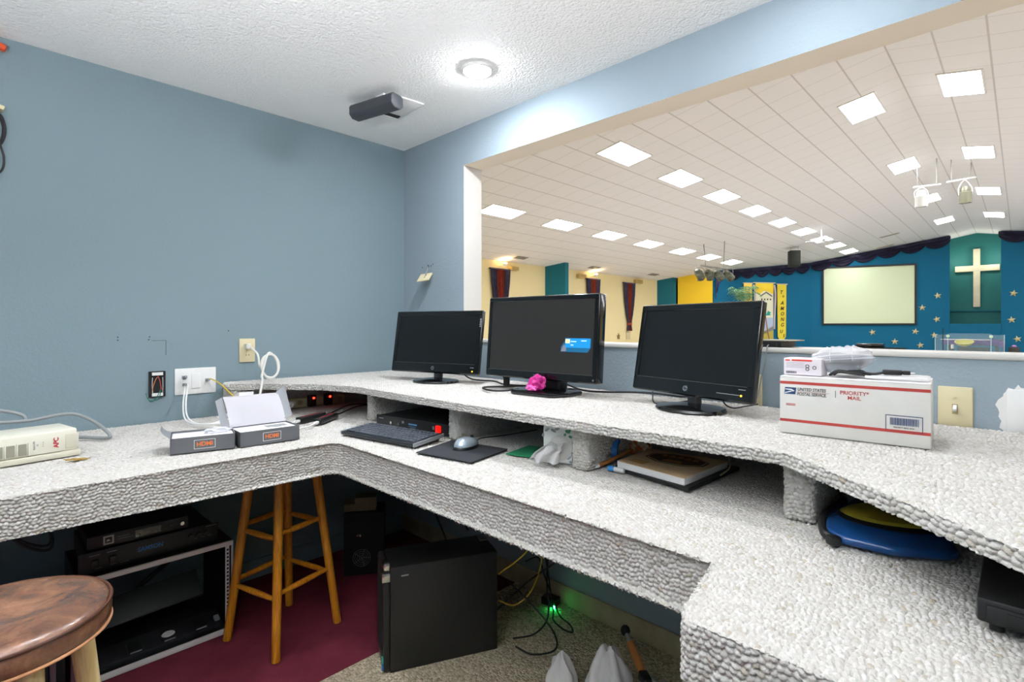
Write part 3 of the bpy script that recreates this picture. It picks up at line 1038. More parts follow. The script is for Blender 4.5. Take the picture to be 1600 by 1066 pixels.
b = MB(); b.lathe([(0, 0.0), (0.14, 0.0), (0.14, 0.02), (0, 0.03)], 20, (26.2, 2.20, -0.12)); b.cyl((26.2, 2.20, -0.1), (26.2, 2.20, 0.02), 0.018); b.build('base', M_black, t)
t = thing('storage_box', 'low dark box with small pink top right of the altar table', 'box', M0 @ Vector((1.20, 0.0, 0.0)), QA)
b = MB(); b.box((0, 0, 0.25), (0.32, 0.40, 0.50), bev=0.02); b.build('body', M_dkwood, t, world=False)
b = MB(); b.ico((0, 0, 0.54), 0.08, 2, (1, 1, 0.7)); b.build('flower', mat('pink flower', '#b886b8', 0.7), t, world=False)

# black piano
t = thing('piano', 'black piano whose lid shows above the sill before the stage wall', 'piano', (24.25, 3.89, -0.6), QA)
b = MB(); b.prism([(-0.75, -0.5), (0.8, -0.5), (0.8, 0.25), (0.55, 0.55), (-0.1, 0.75), (-0.75, 0.6)], 0.62, 0.98, bev=0.02); b.build('case', M_gloss, t, world=False)
b = MB(); b.prism([(-0.75, -0.35), (0.1, -0.35), (0.1, 0.45), (-0.75, 0.5)], 1.0, 1.13, bev=0.04); b.build('music_desk', M_gloss, t, world=False)
b = MB(); b.prism([(-0.78, -0.52), (0.83, -0.52), (0.83, 0.27), (0.55, 0.58), (-0.1, 0.78), (-0.78, 0.62)], 0.975, 1.0); b.build('lid', M_gloss, t, angle=0, world=False)
for x, y in ((-0.6, -0.35), (0.68, -0.35), (0.1, 0.5)):
    b = MB(); b.cyl((x, y, 0), (x, y, 0.64), 0.05, 0.07); b.build('leg', M_gloss, t, world=False)

# lamps that wash the alcove and the banner wall
def lamp(name, kind, loc, energy, target=None, size=0.5, color=(1, 0.95, 0.88), radius=0.1):
    d = bpy.data.lights.new(name, kind)
    d.energy = energy
    d.color = color
    d.shadow_soft_size = radius
    if kind == 'SPOT':
        d.spot_size = size
        d.spot_blend = 0.6
    o = bpy.data.objects.new(name, d)
    COL.objects.link(o)
    o.location = loc
    if target is not None:
        o.rotation_euler = (Vector(target) - Vector(loc)).to_track_quat('-Z', 'Y').to_euler()
    return o
lamp('alcove_lamp', 'POINT', (32.75, 2.32, 4.35), 16)
lamp('alcove_lamp', 'POINT', (32.75, 0.82, 4.35), 16)
lamp('stage_spot', 'SPOT', (20.35, 8.10, 3.05), 900, (27.6, 9.55, 3.55), 0.22)
# ------------------------------------------------------------------ booth lamps
lamps = ((1.426, 1.59, 330, 'round lit ceiling lamp above the right desk run beside the dark ceiling device'),
         (1.45, 0.43, 95, 'round lit ceiling lamp above the mailing carton, outside the frame'),
         (0.55, 1.34, 200, 'round lit ceiling lamp above the operator seat, outside the frame'),
         (-0.95, 0.9, 60, 'added unseen fill light at booth back near left wall, outside the frame'),  # made-up lamp behind the camera, lifts the booth's general brightness
         (-0.60, -1.2, 60, 'added unseen fill light in back right booth corner, outside the frame'))  # another made-up lamp, added for bounce off the rear walls
for i, (x, y, lum, lab) in enumerate(lamps):
    M_lamp = mat('lit lamp lens %d' % i, '#f4f8ff', 0.5, emit=lum)
    t = thing('ceiling_lamp', lab, 'ceiling lamp', (x, y, ZC), group='round ceiling lamps in the booth')
    b = MB()
    b.lathe([(0.057, -0.012), (0.062, -0.009), (0.063, 0.0), (0.056, 0.0)], 40, (x, y, ZC))
    b.build('trim_ring', M_white, t)
    b = MB()
    b.lathe([(0, -0.022), (0.02, -0.0215), (0.04, -0.019), (0.055, -0.011), (0.055, -0.003), (0, -0.003)], 40, (x, y, ZC))
    b.build('lens', M_lamp, t)

# fill lamp added out of view to brighten the booth by bounce off the ceiling
FLX, FLY, FLZ, FL_L = -0.50, 0.35, 1.42, 400.0
t = thing('added_fill_lamp', 'added unseen fill lamp with upward glass bowl behind the operator, outside the frame', 'fill lamp', (FLX, FLY, 0))
b = MB(); b.lathe([(0, 0.002), (0.14, 0.002), (0.14, 0.015), (0.03, 0.03), (0, 0.03)], 32, (FLX, FLY, 0)); b.build('base', M_black, t)
b = MB(); b.cyl((FLX, FLY, 0.02), (FLX, FLY, FLZ - 0.08), 0.012); b.build('pole', M_black, t)
b = MB(); b.lathe([(0, -0.09), (0.05, -0.085), (0.12, -0.05), (0.165, 0.0), (0.160, 0.0), (0.115, -0.045), (0.05, -0.078), (0, -0.08)], 40, (FLX, FLY, FLZ)); b.build('lamp_shade', M_white, t)
b = MB(); b.lathe([(0, -0.028), (0.10, -0.030), (0.135, -0.024), (0.10, -0.016), (0, -0.012)], 40, (FLX, FLY, FLZ)); b.build('diffuser', mat('added fill bowl', '#f4f8ff', 0.5, emit=FL_L), t)

# dark device on a bracket and the hatch panel in the ceiling
t = thing('ceiling_device', 'charcoal bar shaped device hanging on a bracket under ceiling hatch', 'ceiling device', (1.30, 2.09, ZC))
p0, p1 = Vector((1.232, 2.226, 2.208)), Vector((1.292, 1.965, 2.208))
d = (p1 - p0).normalized(); ang = math.atan2(d.y, d.x)
b = MB()
prof = [(-0.038, -0.020), (-0.020, -0.036), (0.020, -0.036), (0.038, -0.020), (0.038, 0.016), (0.026, 0.028), (-0.026, 0.028), (-0.038, 0.016)]
F = Matrix.Translation(p0) @ Matrix.Rotation(ang, 4, 'Z') @ Matrix(((0, 0, 1, 0), (1, 0, 0, 0), (0, 1, 0, 0), (0, 0, 0, 1)))
b.prism(prof, 0.0, 0.268, F, bev=0.006, seg=3)
b.build('housing', mat('charcoal plastic', '#3f4247', 0.45), t)
b = MB(); b.box((1.30, 2.085, 2.250), (0.05, 0.06, 0.03)); b.build('bracket', M_white, t, angle=0)
t = thing('ceiling_hatch', 'square white cover panel with a dark slot in the booth ceiling', 'hatch', (1.40, 2.12, ZC))
b = MB(); b.box((1.395, 2.12, ZC - 0.004), (0.165, 0.20, 0.008), -0.06, bev=0.002); b.build('cover', M_white, t)
b = MB(); b.box((1.43, 2.222, ZC - 0.006), (0.075, 0.028, 0.013), -0.06); b.build('slot', M_black_matte, t, angle=0)
b = MB(); b.box((1.43, 2.240, ZC - 0.008), (0.08, 0.010, 0.016), -0.06); b.build('slot_lip', M_white, t, angle=0)

# ------------------------------------------------------------------ things on the left wall
def plate(name, label, c, right, w, h, m, th=0.007, cat='wall plate'):
    F = fr(c, right, (0, 0, 1))
    t = thing(name, label, cat, c)
    b = MB(); b.prism([(-w / 2, -h / 2), (w / 2, -h / 2), (w / 2, h / 2), (-w / 2, h / 2)], 0, th, F, bev=0.003)
    b.build('cover_plate', m, t)
    return t, F
def screw(t, F, x, y, z, m=M_chrome):
    b = MB(); b.cyl(F @ Vector((x, y, z)), F @ Vector((x, y, z + 0.0015)), 0.0035, seg=12); b.build('screw', m, t)

t, F = plate('power_outlet', 'ivory power outlet plate with white plug on left wall', (0.901, YL, 1.098), (1, 0, 0), 0.071, 0.112, M_ivory, cat='outlet')
for zy in (0.020, -0.022):
    b = MB(); b.cyl(F @ Vector((0, zy, 0.006)), F @ Vector((0, zy, 0.0085)), 0.017); b.build('socket', M_ivory, t)
    if zy < 0:
        for dx in (-0.006, 0.006):
            b = MB(); b.box(F @ Vector((dx, zy, 0.009)), (0.002, 0.002, 0.008)); b.build('slot', M_black, t, angle=0)
screw(t, F, 0, 0, 0.007, M_ivory)
# plug and coiled white cord
t = thing('white_power_cord', 'white cord plugged into ivory outlet and coiled in loops above the raised shelf', 'cord', (0.90, YL - 0.02, 1.10))
b = MB(); b.box((0.898, YL - 0.024, 1.118), (0.024, 0.030, 0.026), bev=0.005); b.build('plug', M_whitecord, t)
b = MB()
pts = [(0.905, YL - 0.042, 1.112), (0.925, YL - 0.07, 1.08), (0.918, 2.54, 1.03)]
cx, cz = 0.952, 1.028
for k in range(26):
    a = PI + k * 2 * PI / 9
    pts.append((cx + (0.038 + 0.003 * math.sin(k)) * math.cos(a), 2.50 - 0.012 * math.sin(k * 0.7), cz + (0.055 + 0.003 * math.cos(k * 1.3)) * math.sin(a)))
pts += [(0.905, 2.47, 0.995), (0.888, 2.42, 0.978), (0.872, 2.385, 0.955), (0.860, 2.37, 0.915), (0.850, 2.35, 0.87), (0.865, 2.30, 0.83), (0.92, 2.28, 0.82)]
b.tube(pts, 0.0050, 8, 6)
b.build('cord', M_whitecord, t)

# open junction box with bare wires
t = thing('junction_box', 'open black wall box with red and green bare wires', 'wall box', (0.538, YL, 0.966))
b = MB()
for c, s in (((0.538, YL - 0.003, 1.018), (0.058, 0.012, 0.006)), ((0.538, YL - 0.003, 0.914), (0.058, 0.012, 0.006)),
             ((0.511, YL - 0.003, 0.966), (0.006, 0.012, 0.106)), ((0.565, YL - 0.003, 0.966), (0.006, 0.012, 0.106))):
    b.box(c, s)
b.box((0.538, YL - 0.0015, 0.966), (0.054, 0.003, 0.104))
b.build('box_body', M_black_matte, t, angle=0)
b = MB()
for z in (1.010, 0.922):
    b.box((0.538, YL - 0.012, z), (0.040, 0.004, 0.013))
b.build('metal_tab', M_white, t, angle=0)
b = MB()
b.tube([(0.520, YL - 0.012, 0.995), (0.519, YL - 0.011, 0.96), (0.521, YL - 0.012, 0.93)], 0.0012, 6)
b.tube([(0.557, YL - 0.012, 0.995), (0.558, YL - 0.011, 0.96), (0.557, YL - 0.012, 0.93)], 0.0012, 6)
b.build('edge_wire', M_white, t)
M_rw, M_gw, M_ow = mat('red wire', '#c0453a', 0.5), mat('green wire', '#1f6a58', 0.5), mat('orange wire', '#c8794a', 0.5)
for m_, pts in ((M_ow, [(0.520, YL - 0.008, 0.93), (0.522, YL - 0.016, 0.96), (0.532, YL - 0.018, 0.99), (0.536, YL - 0.02, 0.995)]),
                (M_rw, [(0.540, YL - 0.010, 1.00), (0.545, YL - 0.02, 0.98), (0.550, YL - 0.018, 0.95), (0.556, YL - 0.012, 0.94)]),
                (M_gw, [(0.552, YL - 0.008, 0.955), (0.545, YL - 0.016, 0.935), (0.530, YL - 0.020, 0.905), (0.512, YL - 0.022, 0.895), (0.500, YL - 0.018, 0.915), (0.496, YL - 0.010, 0.93)]),
                (M_gw, [(0.552, YL - 0.010, 0.94), (0.540, YL - 0.022, 0.905), (0.52, YL - 0.03, 0.90), (0.505, YL - 0.02, 0.90)])):
    b = MB(); b.tube(pts, 0.0016, 6); b.build('wire', m_, t)

# three-gang white plate and its cables
t, F = plate('cable_plate', 'wide white wall plate with cables plugged in beside open wall box', (0.684, YL, 0.969), (1, 0, 0), 0.163, 0.116, M_white)
b = MB(); b.prism([(-0.018, -0.034), (0.018, -0.034), (0.018, 0.034), (-0.018, 0.034)], 0.006, 0.010, F, bev=0.002); b.build('rocker', M_white, t)
for x, z in ((0.0, 0.048), (0.0, -0.048), (-0.055, 0.048), (-0.055, -0.048), (0.055, 0.048), (0.055, -0.048)):
    screw(t, F, x, z, 0.0068, M_white)
for x, z in ((-0.048, 0.020), (-0.046, -0.014), (0.044, 0.002)):
    b = MB(); b.box(F @ Vector((x, z, 0.007)), (0.014, 0.010, 0.012)); b.build('jack', M_greyprint, t, angle=0)
t = thing('network_cables', 'pair of white cables drooping from wide wall plate to the open grey box', 'cable', (0.636, YL - 0.01, 0.95))
for dx, dz, m_ in ((0.0, 0.0, M_white), (0.010, 0.006, M_white)):
    b = MB()
    b.tube([(0.637 + dx, YL - 0.012, 0.953 + dz), (0.632 + dx, YL - 0.045, 0.94 + dz), (0.612 + dx, 2.55, 0.885), (0.598 + dx, 2.47, 0.835 + dz), (0.606 + dx, 2.39, 0.822), (0.640 + dx, 2.32, 0.823),
            (0.69, 2.31 + dx, 0.824 + dz), (0.735, 2.36, 0.826)], 0.0032, 8)
    b.build('cable', m_, t)
b = MB(); b.box((0.637, YL - 0.026, 0.958), (0.010, 0.026, 0.009)); b.box((0.636, YL - 0.03, 0.988), (0.010, 0.032, 0.009), rot=rx(-0.4)); b.build('connector', M_greyprint, t, angle=0)
b = MB()
b.tube([(0.70, 2.37, 0.826), (0.735, 2.41, 0.832), (0.770, 2.37, 0.836), (0.72, 2.33, 0.830), (0.70, 2.39, 0.834), (0.76, 2.42, 0.838), (0.775, 2.38, 0.828), (0.70, 2.345, 0.826)], 0.003, 8)
b.build('coil', M_white, t)
t = thing('yellow_cable', 'yellow network cable running from wide wall plate behind the open box lid', 'cable', (0.729, YL - 0.01, 0.97))
b = MB(); b.tube([(0.729, YL - 0.010, 0.972), (0.738, YL - 0.05, 0.975), (0.752, 2.52, 0.955), (0.762, 2.42, 0.920), (0.768, 2.33, 0.895), (0.78, 2.22, 0.85), (0.80, 2.18, 0.825)], 0.0028, 8); b.build('cable', M_yellowcord, t)
b = MB(); b.box((0.729, YL - 0.02, 0.972), (0.010, 0.028, 0.009)); b.build('connector', M_greyprint, t, angle=0)

# old screw holes and a scribed line on the left wall
b = MB()
for x, z in ((0.403, 1.168), (0.403, 1.156), (0.512, 1.168), (0.509, 1.156), (0.820, 1.192)):
    b.cyl((x, YL - 0.0008, z), (x, YL + 0.001, z), 0.0028, seg=10)
b.box((0.546, YL - 0.0006, 1.152), (0.05, 0.0014, 0.0014))
b.box((0.571, YL - 0.0006, 1.12), (0.0014, 0.0014, 0.064))
b.build('screw_hole', mat('dark hole', '#33393d', 0.8), wl, angle=0)

# things hung at the far left end of the wall
t = thing('orange_clamp', 'orange clip hung high at the far left edge of the wall', 'clip', (0.04, YL - 0.01, 2.22))
b = MB(); b.box((0.045, YL - 0.025, 2.222), (0.06, 0.03, 0.022), rot=ry(0.3), bev=0.006); b.build('jaw', mat('orange plastic', '#e8562b', 0.4), t)
b = MB(); b.box((0.015, YL - 0.025, 2.235), (0.05, 0.02, 0.05), bev=0.006); b.build('grip', mat('orange plastic', '#e8562b', 0.4), t)
t = thing('coiled_black_cable', 'black cable coil hung at the far left edge of the wall', 'cable', (0.03, YL - 0.01, 2.0))
b = MB()
pts = []
for k in range(34):
    a = k * 2 * PI / 10
    pts.append((0.035 + 0.034 * math.cos(a) + 0.003 * math.sin(k), YL - 0.02 - 0.008 * math.sin(k * 0.6), 1.92 + (0.068 + 0.004 * math.sin(k * 2.1)) * math.sin(a)))
pts += [(0.06, YL - 0.02, 1.86), (0.068, YL - 0.02, 1.82), (0.064, YL - 0.02, 1.78), (0.045, YL - 0.02, 1.75)]
b.tube(pts, 0.0035, 8, 5)
b.build('cable', M_cord, t)
b = MB(); b.box((0.035, YL - 0.018, 2.007), (0.07, 0.034, 0.014), rot=ry(0.3)); b.build('hook', M_ivory, t, angle=0)

# ------------------------------------------------------------------ things on the front wall
c = Vector((1.752, 2.392, 1.487))
t = thing('dangling_plate', 'small cream plate dangling on a wire from front wall hole near corner', 'wall plate', c)
F = fr(c, (0.40, -0.82, 0.10), (0.75, 0.25, 0.62))
b = MB(); b.prism([(-0.038, -0.038), (0.038, -0.038), (0.038, 0.038), (-0.038, 0.038)], -0.003, 0.003, F, bev=0.002); b.build('cover_plate', M_ivory, t)
b = MB(); b.cyl(F @ Vector((0, -0.005, -0.004)), F @ Vector((0, -0.005, 0.004)), 0.004, seg=10); b.build('centre_hole', M_black, t)
b = MB(); b.tube([F @ Vector((0, -0.005, -0.003)), (1.765, 2.398, 1.51), (1.775, 2.40, 1.535), (1.782, 2.408, 1.550), (1.792, 2.412, 1.552)], 0.003, 8); b.build('wire', M_greycord, t)
b = MB(); b.cyl((XF - 0.001, 2.41, 1.553), (XF + 0.002, 2.41, 1.553), 0.008, seg=12)
for dy, dz in ((0.09, -0.003), (-0.075, 0.008), (-0.045, 0.0)): b.cyl((XF - 0.001, 2.41 + dy * 0.6, 1.553 + dz), (XF + 0.002, 2.41 + dy * 0.6, 1.553 + dz), 0.0035, seg=10)
b.build('wall_hole', mat('dark hole', '#33393d', 0.8), t)

t, F = plate('light_switch', 'ivory toggle light switch plate on front wall right of mailing carton', (XF, 0.125, 0.998), (0, -1, 0), 0.071, 0.116, M_ivory, cat='switch')
b = MB(); b.prism([(-0.006, -0.013), (0.006, -0.013), (0.006, 0.013), (-0.006, 0.013)], 0.006, 0.0085, F); b.build('toggle_slot', mat('dark ivory', '#a89a74', 0.5), t, angle=0)
b = MB(); b.box(F @ Vector((0, 0.003, 0.014)), (0.018, 0.008, 0.009), rot=ry(-0.5), bev=0.0015); b.build('toggle', M_white, t)
screw(t, F, 0, 0.030, 0.0068, M_ivory); screw(t, F, 0, -0.030, 0.0068, M_ivory)
t, F = plate('light_switch', 'ivory wall plate half hidden behind the right hand monitor', (XF, 0.640, 0.998), (0, -1, 0), 0.071, 0.116, M_ivory, cat='switch')
b = MB(); b.box(F @ Vector((0, 0, 0.012)), (0.014, 0.008, 0.020), bev=0.0015); b.build('toggle', M_ivory, t)
t, F = plate('blank_plate', 'blank white wall plate surrounded by spackle at right edge of front wall', (XF, -0.008, 0.998), (0, -1, 0), 0.072, 0.120, M_white)
screw(t, F, -0.02, 0.01, 0.0068, M_white); screw(t, F, 0.02, 0.01, 0.0068, M_white)
# rough spackle
b = MB()
rnd = random.Random(5)
poly = []
for k in range(44):
    a = 2 * PI * k / 44
    poly.append((math.cos(a) * (0.053 + rnd.uniform(-0.008, 0.005)), math.sin(a) * (0.071 + rnd.uniform(-0.008, 0.006))))
b.prism(poly, 0.0, 0.0018, fr((XF, -0.006, 0.998), (0, -1, 0), (0, 0, 1)))
b.build('spackle', mat('white spackle', '#e9e8e4', 0.9), t, angle=0)

# black metal receiver on the sill with thin cable
t = thing('sill_receiver', 'flat black box with metal lid lying on the white sill', 'electronics', (1.85, 0.585, Z_SILL + 0.004))
b = MB(); b.box((1.85, 0.585, Z_SILL + 0.015), (0.10, 0.085, 0.020), -0.15, bev=0.002); b.build('case', M_black, t)
b = MB(); b.box((1.85, 0.575, Z_SILL + 0.0265), (0.11, 0.115, 0.003), -0.15); b.build('lid', mat('brushed lid', '#a9a796', 0.4, metal=0.6), t, angle=0)
b = MB(); b.cyl((1.80, 0.565, Z_SILL + 0.015), (1.795, 0.565, Z_SILL + 0.015), 0.004); b.build('knob', M_chrome, t)
for pts, lab, m_ in (([(1.80, 0.605, 1.153), (1.776, 0.602, 1.145), (1.772, 0.612, 1.10), (1.772, 0.632, 1.05), (1.765, 0.645, 0.99), (1.74, 0.66, 0.962)], 'thin black cable dropping from sill box behind the right hand monitor', M_cord),
                     ([(1.80, 0.590, 1.153), (1.778, 0.588, 1.145), (1.775, 0.592, 1.10), (1.775, 0.604, 1.05), (1.765, 0.612, 0.99), (1.74, 0.62, 0.962)], 'thin grey cable dropping from sill box beside the black one', M_greycord)):
    b = MB(); b.tube(pts, 0.0018, 6); tag(b.build('sill_cable', m_, loc=pts[0]), lab, 'cable')

# ------------------------------------------------------------------ three monitors on the raised shelf
ZS = 0.958
def monitor(name, label, cb, yaw, tilt, w, h, base_xy, mframe, bez, chin, depth, glossy, logo, base_kind, screen_lum=None):
    r = Vector((math.cos(yaw), math.sin(yaw), 0))
    n = Vector((r.y, -r.x, 0))
    if n.x > 0: n = -n
    u = Vector((0, 0, 1)) * math.cos(tilt) - n * math.sin(tilt)
    F = fr(Vector(cb), r, u)           # x along the width, y up the panel, z towards the operator
    t = thing(name, label, 'monitor', (base_xy[0], base_xy[1], ZS), yaw)
    x0 = w / 2
    b = MB()
    b.prism([(-x0, 0), (x0, 0), (x0, h), (-x0, h)], -depth, 0.0, F, bev=0.006 if glossy else 0.010, seg=3)
    # shallow rear bulge
    b.prism([(-x0 * 0.7, h * 0.18), (x0 * 0.7, h * 0.18), (x0 * 0.7, h * 0.82), (-x0 * 0.7, h * 0.82)], -depth - 0.03, -depth + 0.004, F, bev=0.012)
    b.build('housing', mframe, t)
    b = MB()
    z1 = 0.0035
    for p in ([(-x0 + .004, h - bez), (x0 - .004, h - bez), (x0 - .004, h - .004), (-x0 + .004, h - .004)],
              [(-x0 + .004, .004), (x0 - .004, .004), (x0 - .004, chin), (-x0 + .004, chin)],
              [(-x0 + .004, chin), (-x0 + bez, chin), (-x0 + bez, h - bez), (-x0 + .004, h - bez)],
              [(x0 - bez, chin), (x0 - .004, chin), (x0 - .004, h - bez), (x0 - bez, h - bez)]):
        b.prism(p, -0.001, z1, F, bev=0.0012, seg=1)
    b.build('bezel', mframe, t)
    b = MB()
    b.prism([(-x0 + bez, chin), (x0 - bez, chin), (x0 - bez, h - bez), (-x0 + bez, h - bez)], -0.001, 0.0008, F)
    scr = b.build('screen', glossy, t, angle=0)
    b = MB()
    b.prism([(-x0 + bez - .004, chin - .0012), (x0 - bez + .004, chin - .0012), (x0 - bez + .004, chin + .0004), (-x0 + bez - .004, chin + .0004)], 0.003, 0.0045, F)
    b.build('chin_strip', mat('dark silver strip', '#5b5e60', 0.3, metal=0.7), t, angle=0)
    base = Vector((base_xy[0], base_xy[1], ZS))
    Mb = Matrix.Translation(base) @ Matrix.Rotation(yaw, 4, 'Z')
    nl = 1 if (Mb.to_3x3() @ Vector((0, 1, 0))).dot(n) > 0 else -1
    b = MB()
    if base_kind == 'oval':
        b.lathe([(0, 0), (0.98, 0), (1.0, 0.004), (0.97, 0.010), (0.55, 0.016), (0.25, 0.020), (0, 0.021)], 48, M=Mb @ Matrix.Diagonal((0.112, 0.092, 1, 1)))
        b.build('base', M_gloss, t)
        b = MB()
        b.box(Mb @ Vector((0, -0.02 * nl, 0.055)), (0.036, 0.028, 0.09), yaw, bev=0.006)
        b.build('neck', mat('dark grey plastic', '#2b2d30', 0.35), t)
        b = MB()
        p = Mb @ Vector((0, -0.005 * nl, 0.046))
        b.tube([Mb @ Vector((0.008 * math.cos(a), -0.004 * nl, 0.048 + 0.010 * math.sin(a))) for a in [PI + k * PI / 6 for k in range(7)]], 0.0012, 6)
        b.build('neck_emblem', M_chrome, t)
    else:
        b.prism([(-0.13, -0.05), (-0.09, -0.105), (0.09, -0.105), (0.13, -0.05), (0.13, 0.05), (0.07, 0.10), (-0.07, 0.10), (-0.13, 0.05)], 0.0, 0.014, Mb, bev=0.005)
        b.build('base', M_gloss, t)
        b = MB()
        b.box(Mb @ Vector((0.015, -0.028 * nl, 0.07)), (0.10, 0.055, 0.12), yaw, bev=0.015, seg=3)
        b.build('neck', M_black, t)
    return t, F, scr

M_scr = mat('dark screen', '#0d0f10', 0.22, spec=0.5)
M_scr2 = mat('lit dark screen', '#121212', 0.30, emit=0.0)
nt = M_scr2.node_tree
nt.nodes['Principled BSDF'].inputs['Emission Color'].default_value = lin('#2f2d2a')
nt.nodes['Principled BSDF'].inputs['Emission Strength'].default_value = 0.4
t, F, s_ = monitor('computer_monitor', 'small black glossy monitor nearest the corner, screen off', (1.456, 1.930, 1.000), math.radians(-73.7), math.radians(9.7), 0.488, 0.289,
               (1.468, 1.921), M_gloss, 0.022, 0.045, 0.022, M_scr, 'hp', 'oval')
b = MB(); b.lathe([(0, 0.004), (0.0085, 0.004), (0.0085, 0.005), (0, 0.005)], 24, M=F @ Matrix.Translation((0.0, 0.022, 0))); b.build('logo', M_chrome, t)
b = MB(); b.text('hp', F @ Matrix.Translation((0, 0.0225, 0.0054)), 0.012, shear=0.3, bold=0.01); b.build('lettering', M_blackprint, t, angle=0)
b = MB(); b.cyl(F @ Vector((0.215, 0.014, 0.003)), F @ Vector((0.215, 0.014, 0.0055)), 0.0024, seg=12); b.build('power_light', M_amber_led, t)
b = MB(); b.prism([(0.203, 0.029), (0.221, 0.029), (0.221, 0.031), (0.203, 0.031)], 0.0035, 0.0045, F); b.build('button_mark', M_greyprint, t, angle=0)
b = MB()
for k in range(5): b.prism([(0.232, 0.245 - k * 0.008), (0.240, 0.245 - k * 0.008), (0.240, 0.250 - k * 0.008), (0.232, 0.250 - k * 0.008)], 0.0035, 0.0042, F)
b.build('corner_label', M_greyprint, t, angle=0)

t, F, s_ = monitor('computer_monitor', 'large black monitor in the middle showing small blue notice', (1.489, 1.324, 1.010), math.radians(-86.1), math.radians(4.7), 0.531, 0.323,
               (1.520, 1.300), M_gloss, 0.020, 0.030, 0.045, M_scr2, 'dell', 'plate')
b = MB(); b.text('DELL', F @ Matrix.Translation((0, 0.015, 0.0037)), 0.013, bold=0.012, spacing=0.95); b.build('lettering', M_chrome, t, angle=0)
# floating notice on the dark desktop (emits like the rest of the screen image)
def emis(name, hexc, k):
    return mat(name, hexc, 0.4, emit=k)
b = MB(); b.prism([(0.107, 0.110), (0.222, 0.110), (0.236, 0.128), (0.236, 0.158), (0.130, 0.158), (0.107, 0.128)], 0.0005, 0.0012, F); b.build('notice_shadow', emis('screen deep blue', '#0b5073', 0.4), t, angle=0)
b = MB(); b.prism([(0.126, 0.126), (0.232, 0.126), (0.232, 0.160), (0.126, 0.160)], 0.0012, 0.0017, F); b.build('notice', emis('screen blue', '#0a78b8', 0.42), t, angle=0)
b = MB(); b.prism([(0.127, 0.142), (0.146, 0.142), (0.146, 0.157), (0.127, 0.157)], 0.0017, 0.0021, F); b.build('notice_icon', emis('screen cream', '#e2dc8c', 0.5), t, angle=0)
b = MB()
for x, y, w_ in ((0.150, 0.147, 0.024), (0.150, 0.134, 0.012), (0.195, 0.150, 0.022)):
    b.prism([(x, y), (x + w_, y), (x + w_, y + 0.003), (x, y + 0.003)], 0.0017, 0.0021, F)
b.build('notice_line', emis('screen white', '#bfe0f2', 0.5), t, angle=0)
b = MB(); b.prism([(0.108, 0.112), (0.130, 0.112), (0.130, 0.135), (0.118, 0.135)], 0.0012, 0.0016, F); b.build('notice_edge', emis('screen grey', '#6f6c70', 0.4), t, angle=0)
b = MB(); b.cyl(F @ Vector((0.252, 0.013, 0.003)), F @ Vector((0.252, 0.013, 0.0050)), 0.004, seg=12); b.build('power_button', M_chrome, t)
t, F, s_ = monitor('computer_monitor', 'black glossy monitor at right with round base and amber light', (1.518, 0.740, 1.001), math.radians(-104.2), math.radians(10.1), 0.451, 0.290,
               (1.525, 0.727), M_gloss, 0.022, 0.046, 0.022, M_scr, 'hp', 'oval')
b = MB(); b.lathe([(0, 0.004), (0.0085, 0.004), (0.0085, 0.005), (0, 0.005)], 24, M=F @ Matrix.Translation((0.0, 0.022, 0))); b.build('logo', M_chrome, t)
b = MB(); b.text('hp', F @ Matrix.Translation((0, 0.0225, 0.0054)), 0.012, shear=0.3, bold=0.01); b.build('lettering', M_blackprint, t, angle=0)
b = MB(); b.cyl(F @ Vector((0.192, 0.020, 0.003)), F @ Vector((0.192, 0.020, 0.0055)), 0.0024, seg=12); b.build('power_light', M_amber_led, t)
b = MB(); b.prism([(0.112, 0.020), (0.186, 0.020), (0.186, 0.0215), (0.112, 0.0215)], 0.0035, 0.0042, F); b.prism([(0.182, 0.036), (0.204, 0.036), (0.204, 0.038), (0.182, 0.038)], 0.0035, 0.0042, F); b.build('button_mark', M_greyprint, t, angle=0)

# cables on the raised shelf
def cable(name, label, pts, r, m_, cat='cable', group=None, n=8):
    b = MB(); b.tube(pts, r, 8, n)
    return tag(b.build(name, m_, loc=pts[0]), label, cat, group)
z = ZS + 0.008
cable('monitor_cable', 'black cable running on raised shelf from small monitor towards the middle one', [(1.55, 1.86, 1.02), (1.60, 1.83, 0.97), (1.625, 1.70, z), (1.57, 1.58, z), (1.60, 1.47, z), (1.66, 1.38, z), (1.70, 1.33, 0.99)], 0.0035, M_cord)
cable('looped_cable', 'black cable making a wide loop left of the middle monitor base', [(1.66, 1.42, 0.99), (1.60, 1.45, z + 0.004), (1.52, 1.52, z), (1.445, 1.56, z), (1.405, 1.53, z), (1.385, 1.46, z), (1.42, 1.42, z), (1.47, 1.40, z + 0.004)], 0.0038, M_cord)
cable('flat_cable', 'black cable crossing shelf from middle monitor to behind the right hand one', [(1.68, 1.36, 0.985), (1.64, 1.22, z), (1.655, 1.12, z), (1.72, 1.04, z), (1.745, 0.96, z), (1.73, 0.86, z), (1.66, 0.80, 0.98)], 0.0038, M_cord)
cable('thin_cable', 'thin black cable beside base of right hand monitor', [(1.60, 0.66, 1.02), (1.575, 0.645, 0.985), (1.60, 0.628, z), (1.66, 0.612, z), (1.73, 0.60, z)], 0.0022, M_cord)
cable('thin_cable', 'thin black cable curling left of the round base of right hand monitor', [(1.545, 0.865, 1.00), (1.535, 0.855, z), (1.56, 0.83, z), (1.60, 0.80, z), (1.66, 0.79, z)], 0.0022, M_cord)
t = thing('video_connector', 'black plug with dark grip standing up behind loop of cable', 'plug', (1.53, 1.53, ZS))
b = MB(); b.box((1.53, 1.525, ZS + 0.024), (0.022, 0.022, 0.040), 0.3, bev=0.004); b.build('grip', M_cord, t)
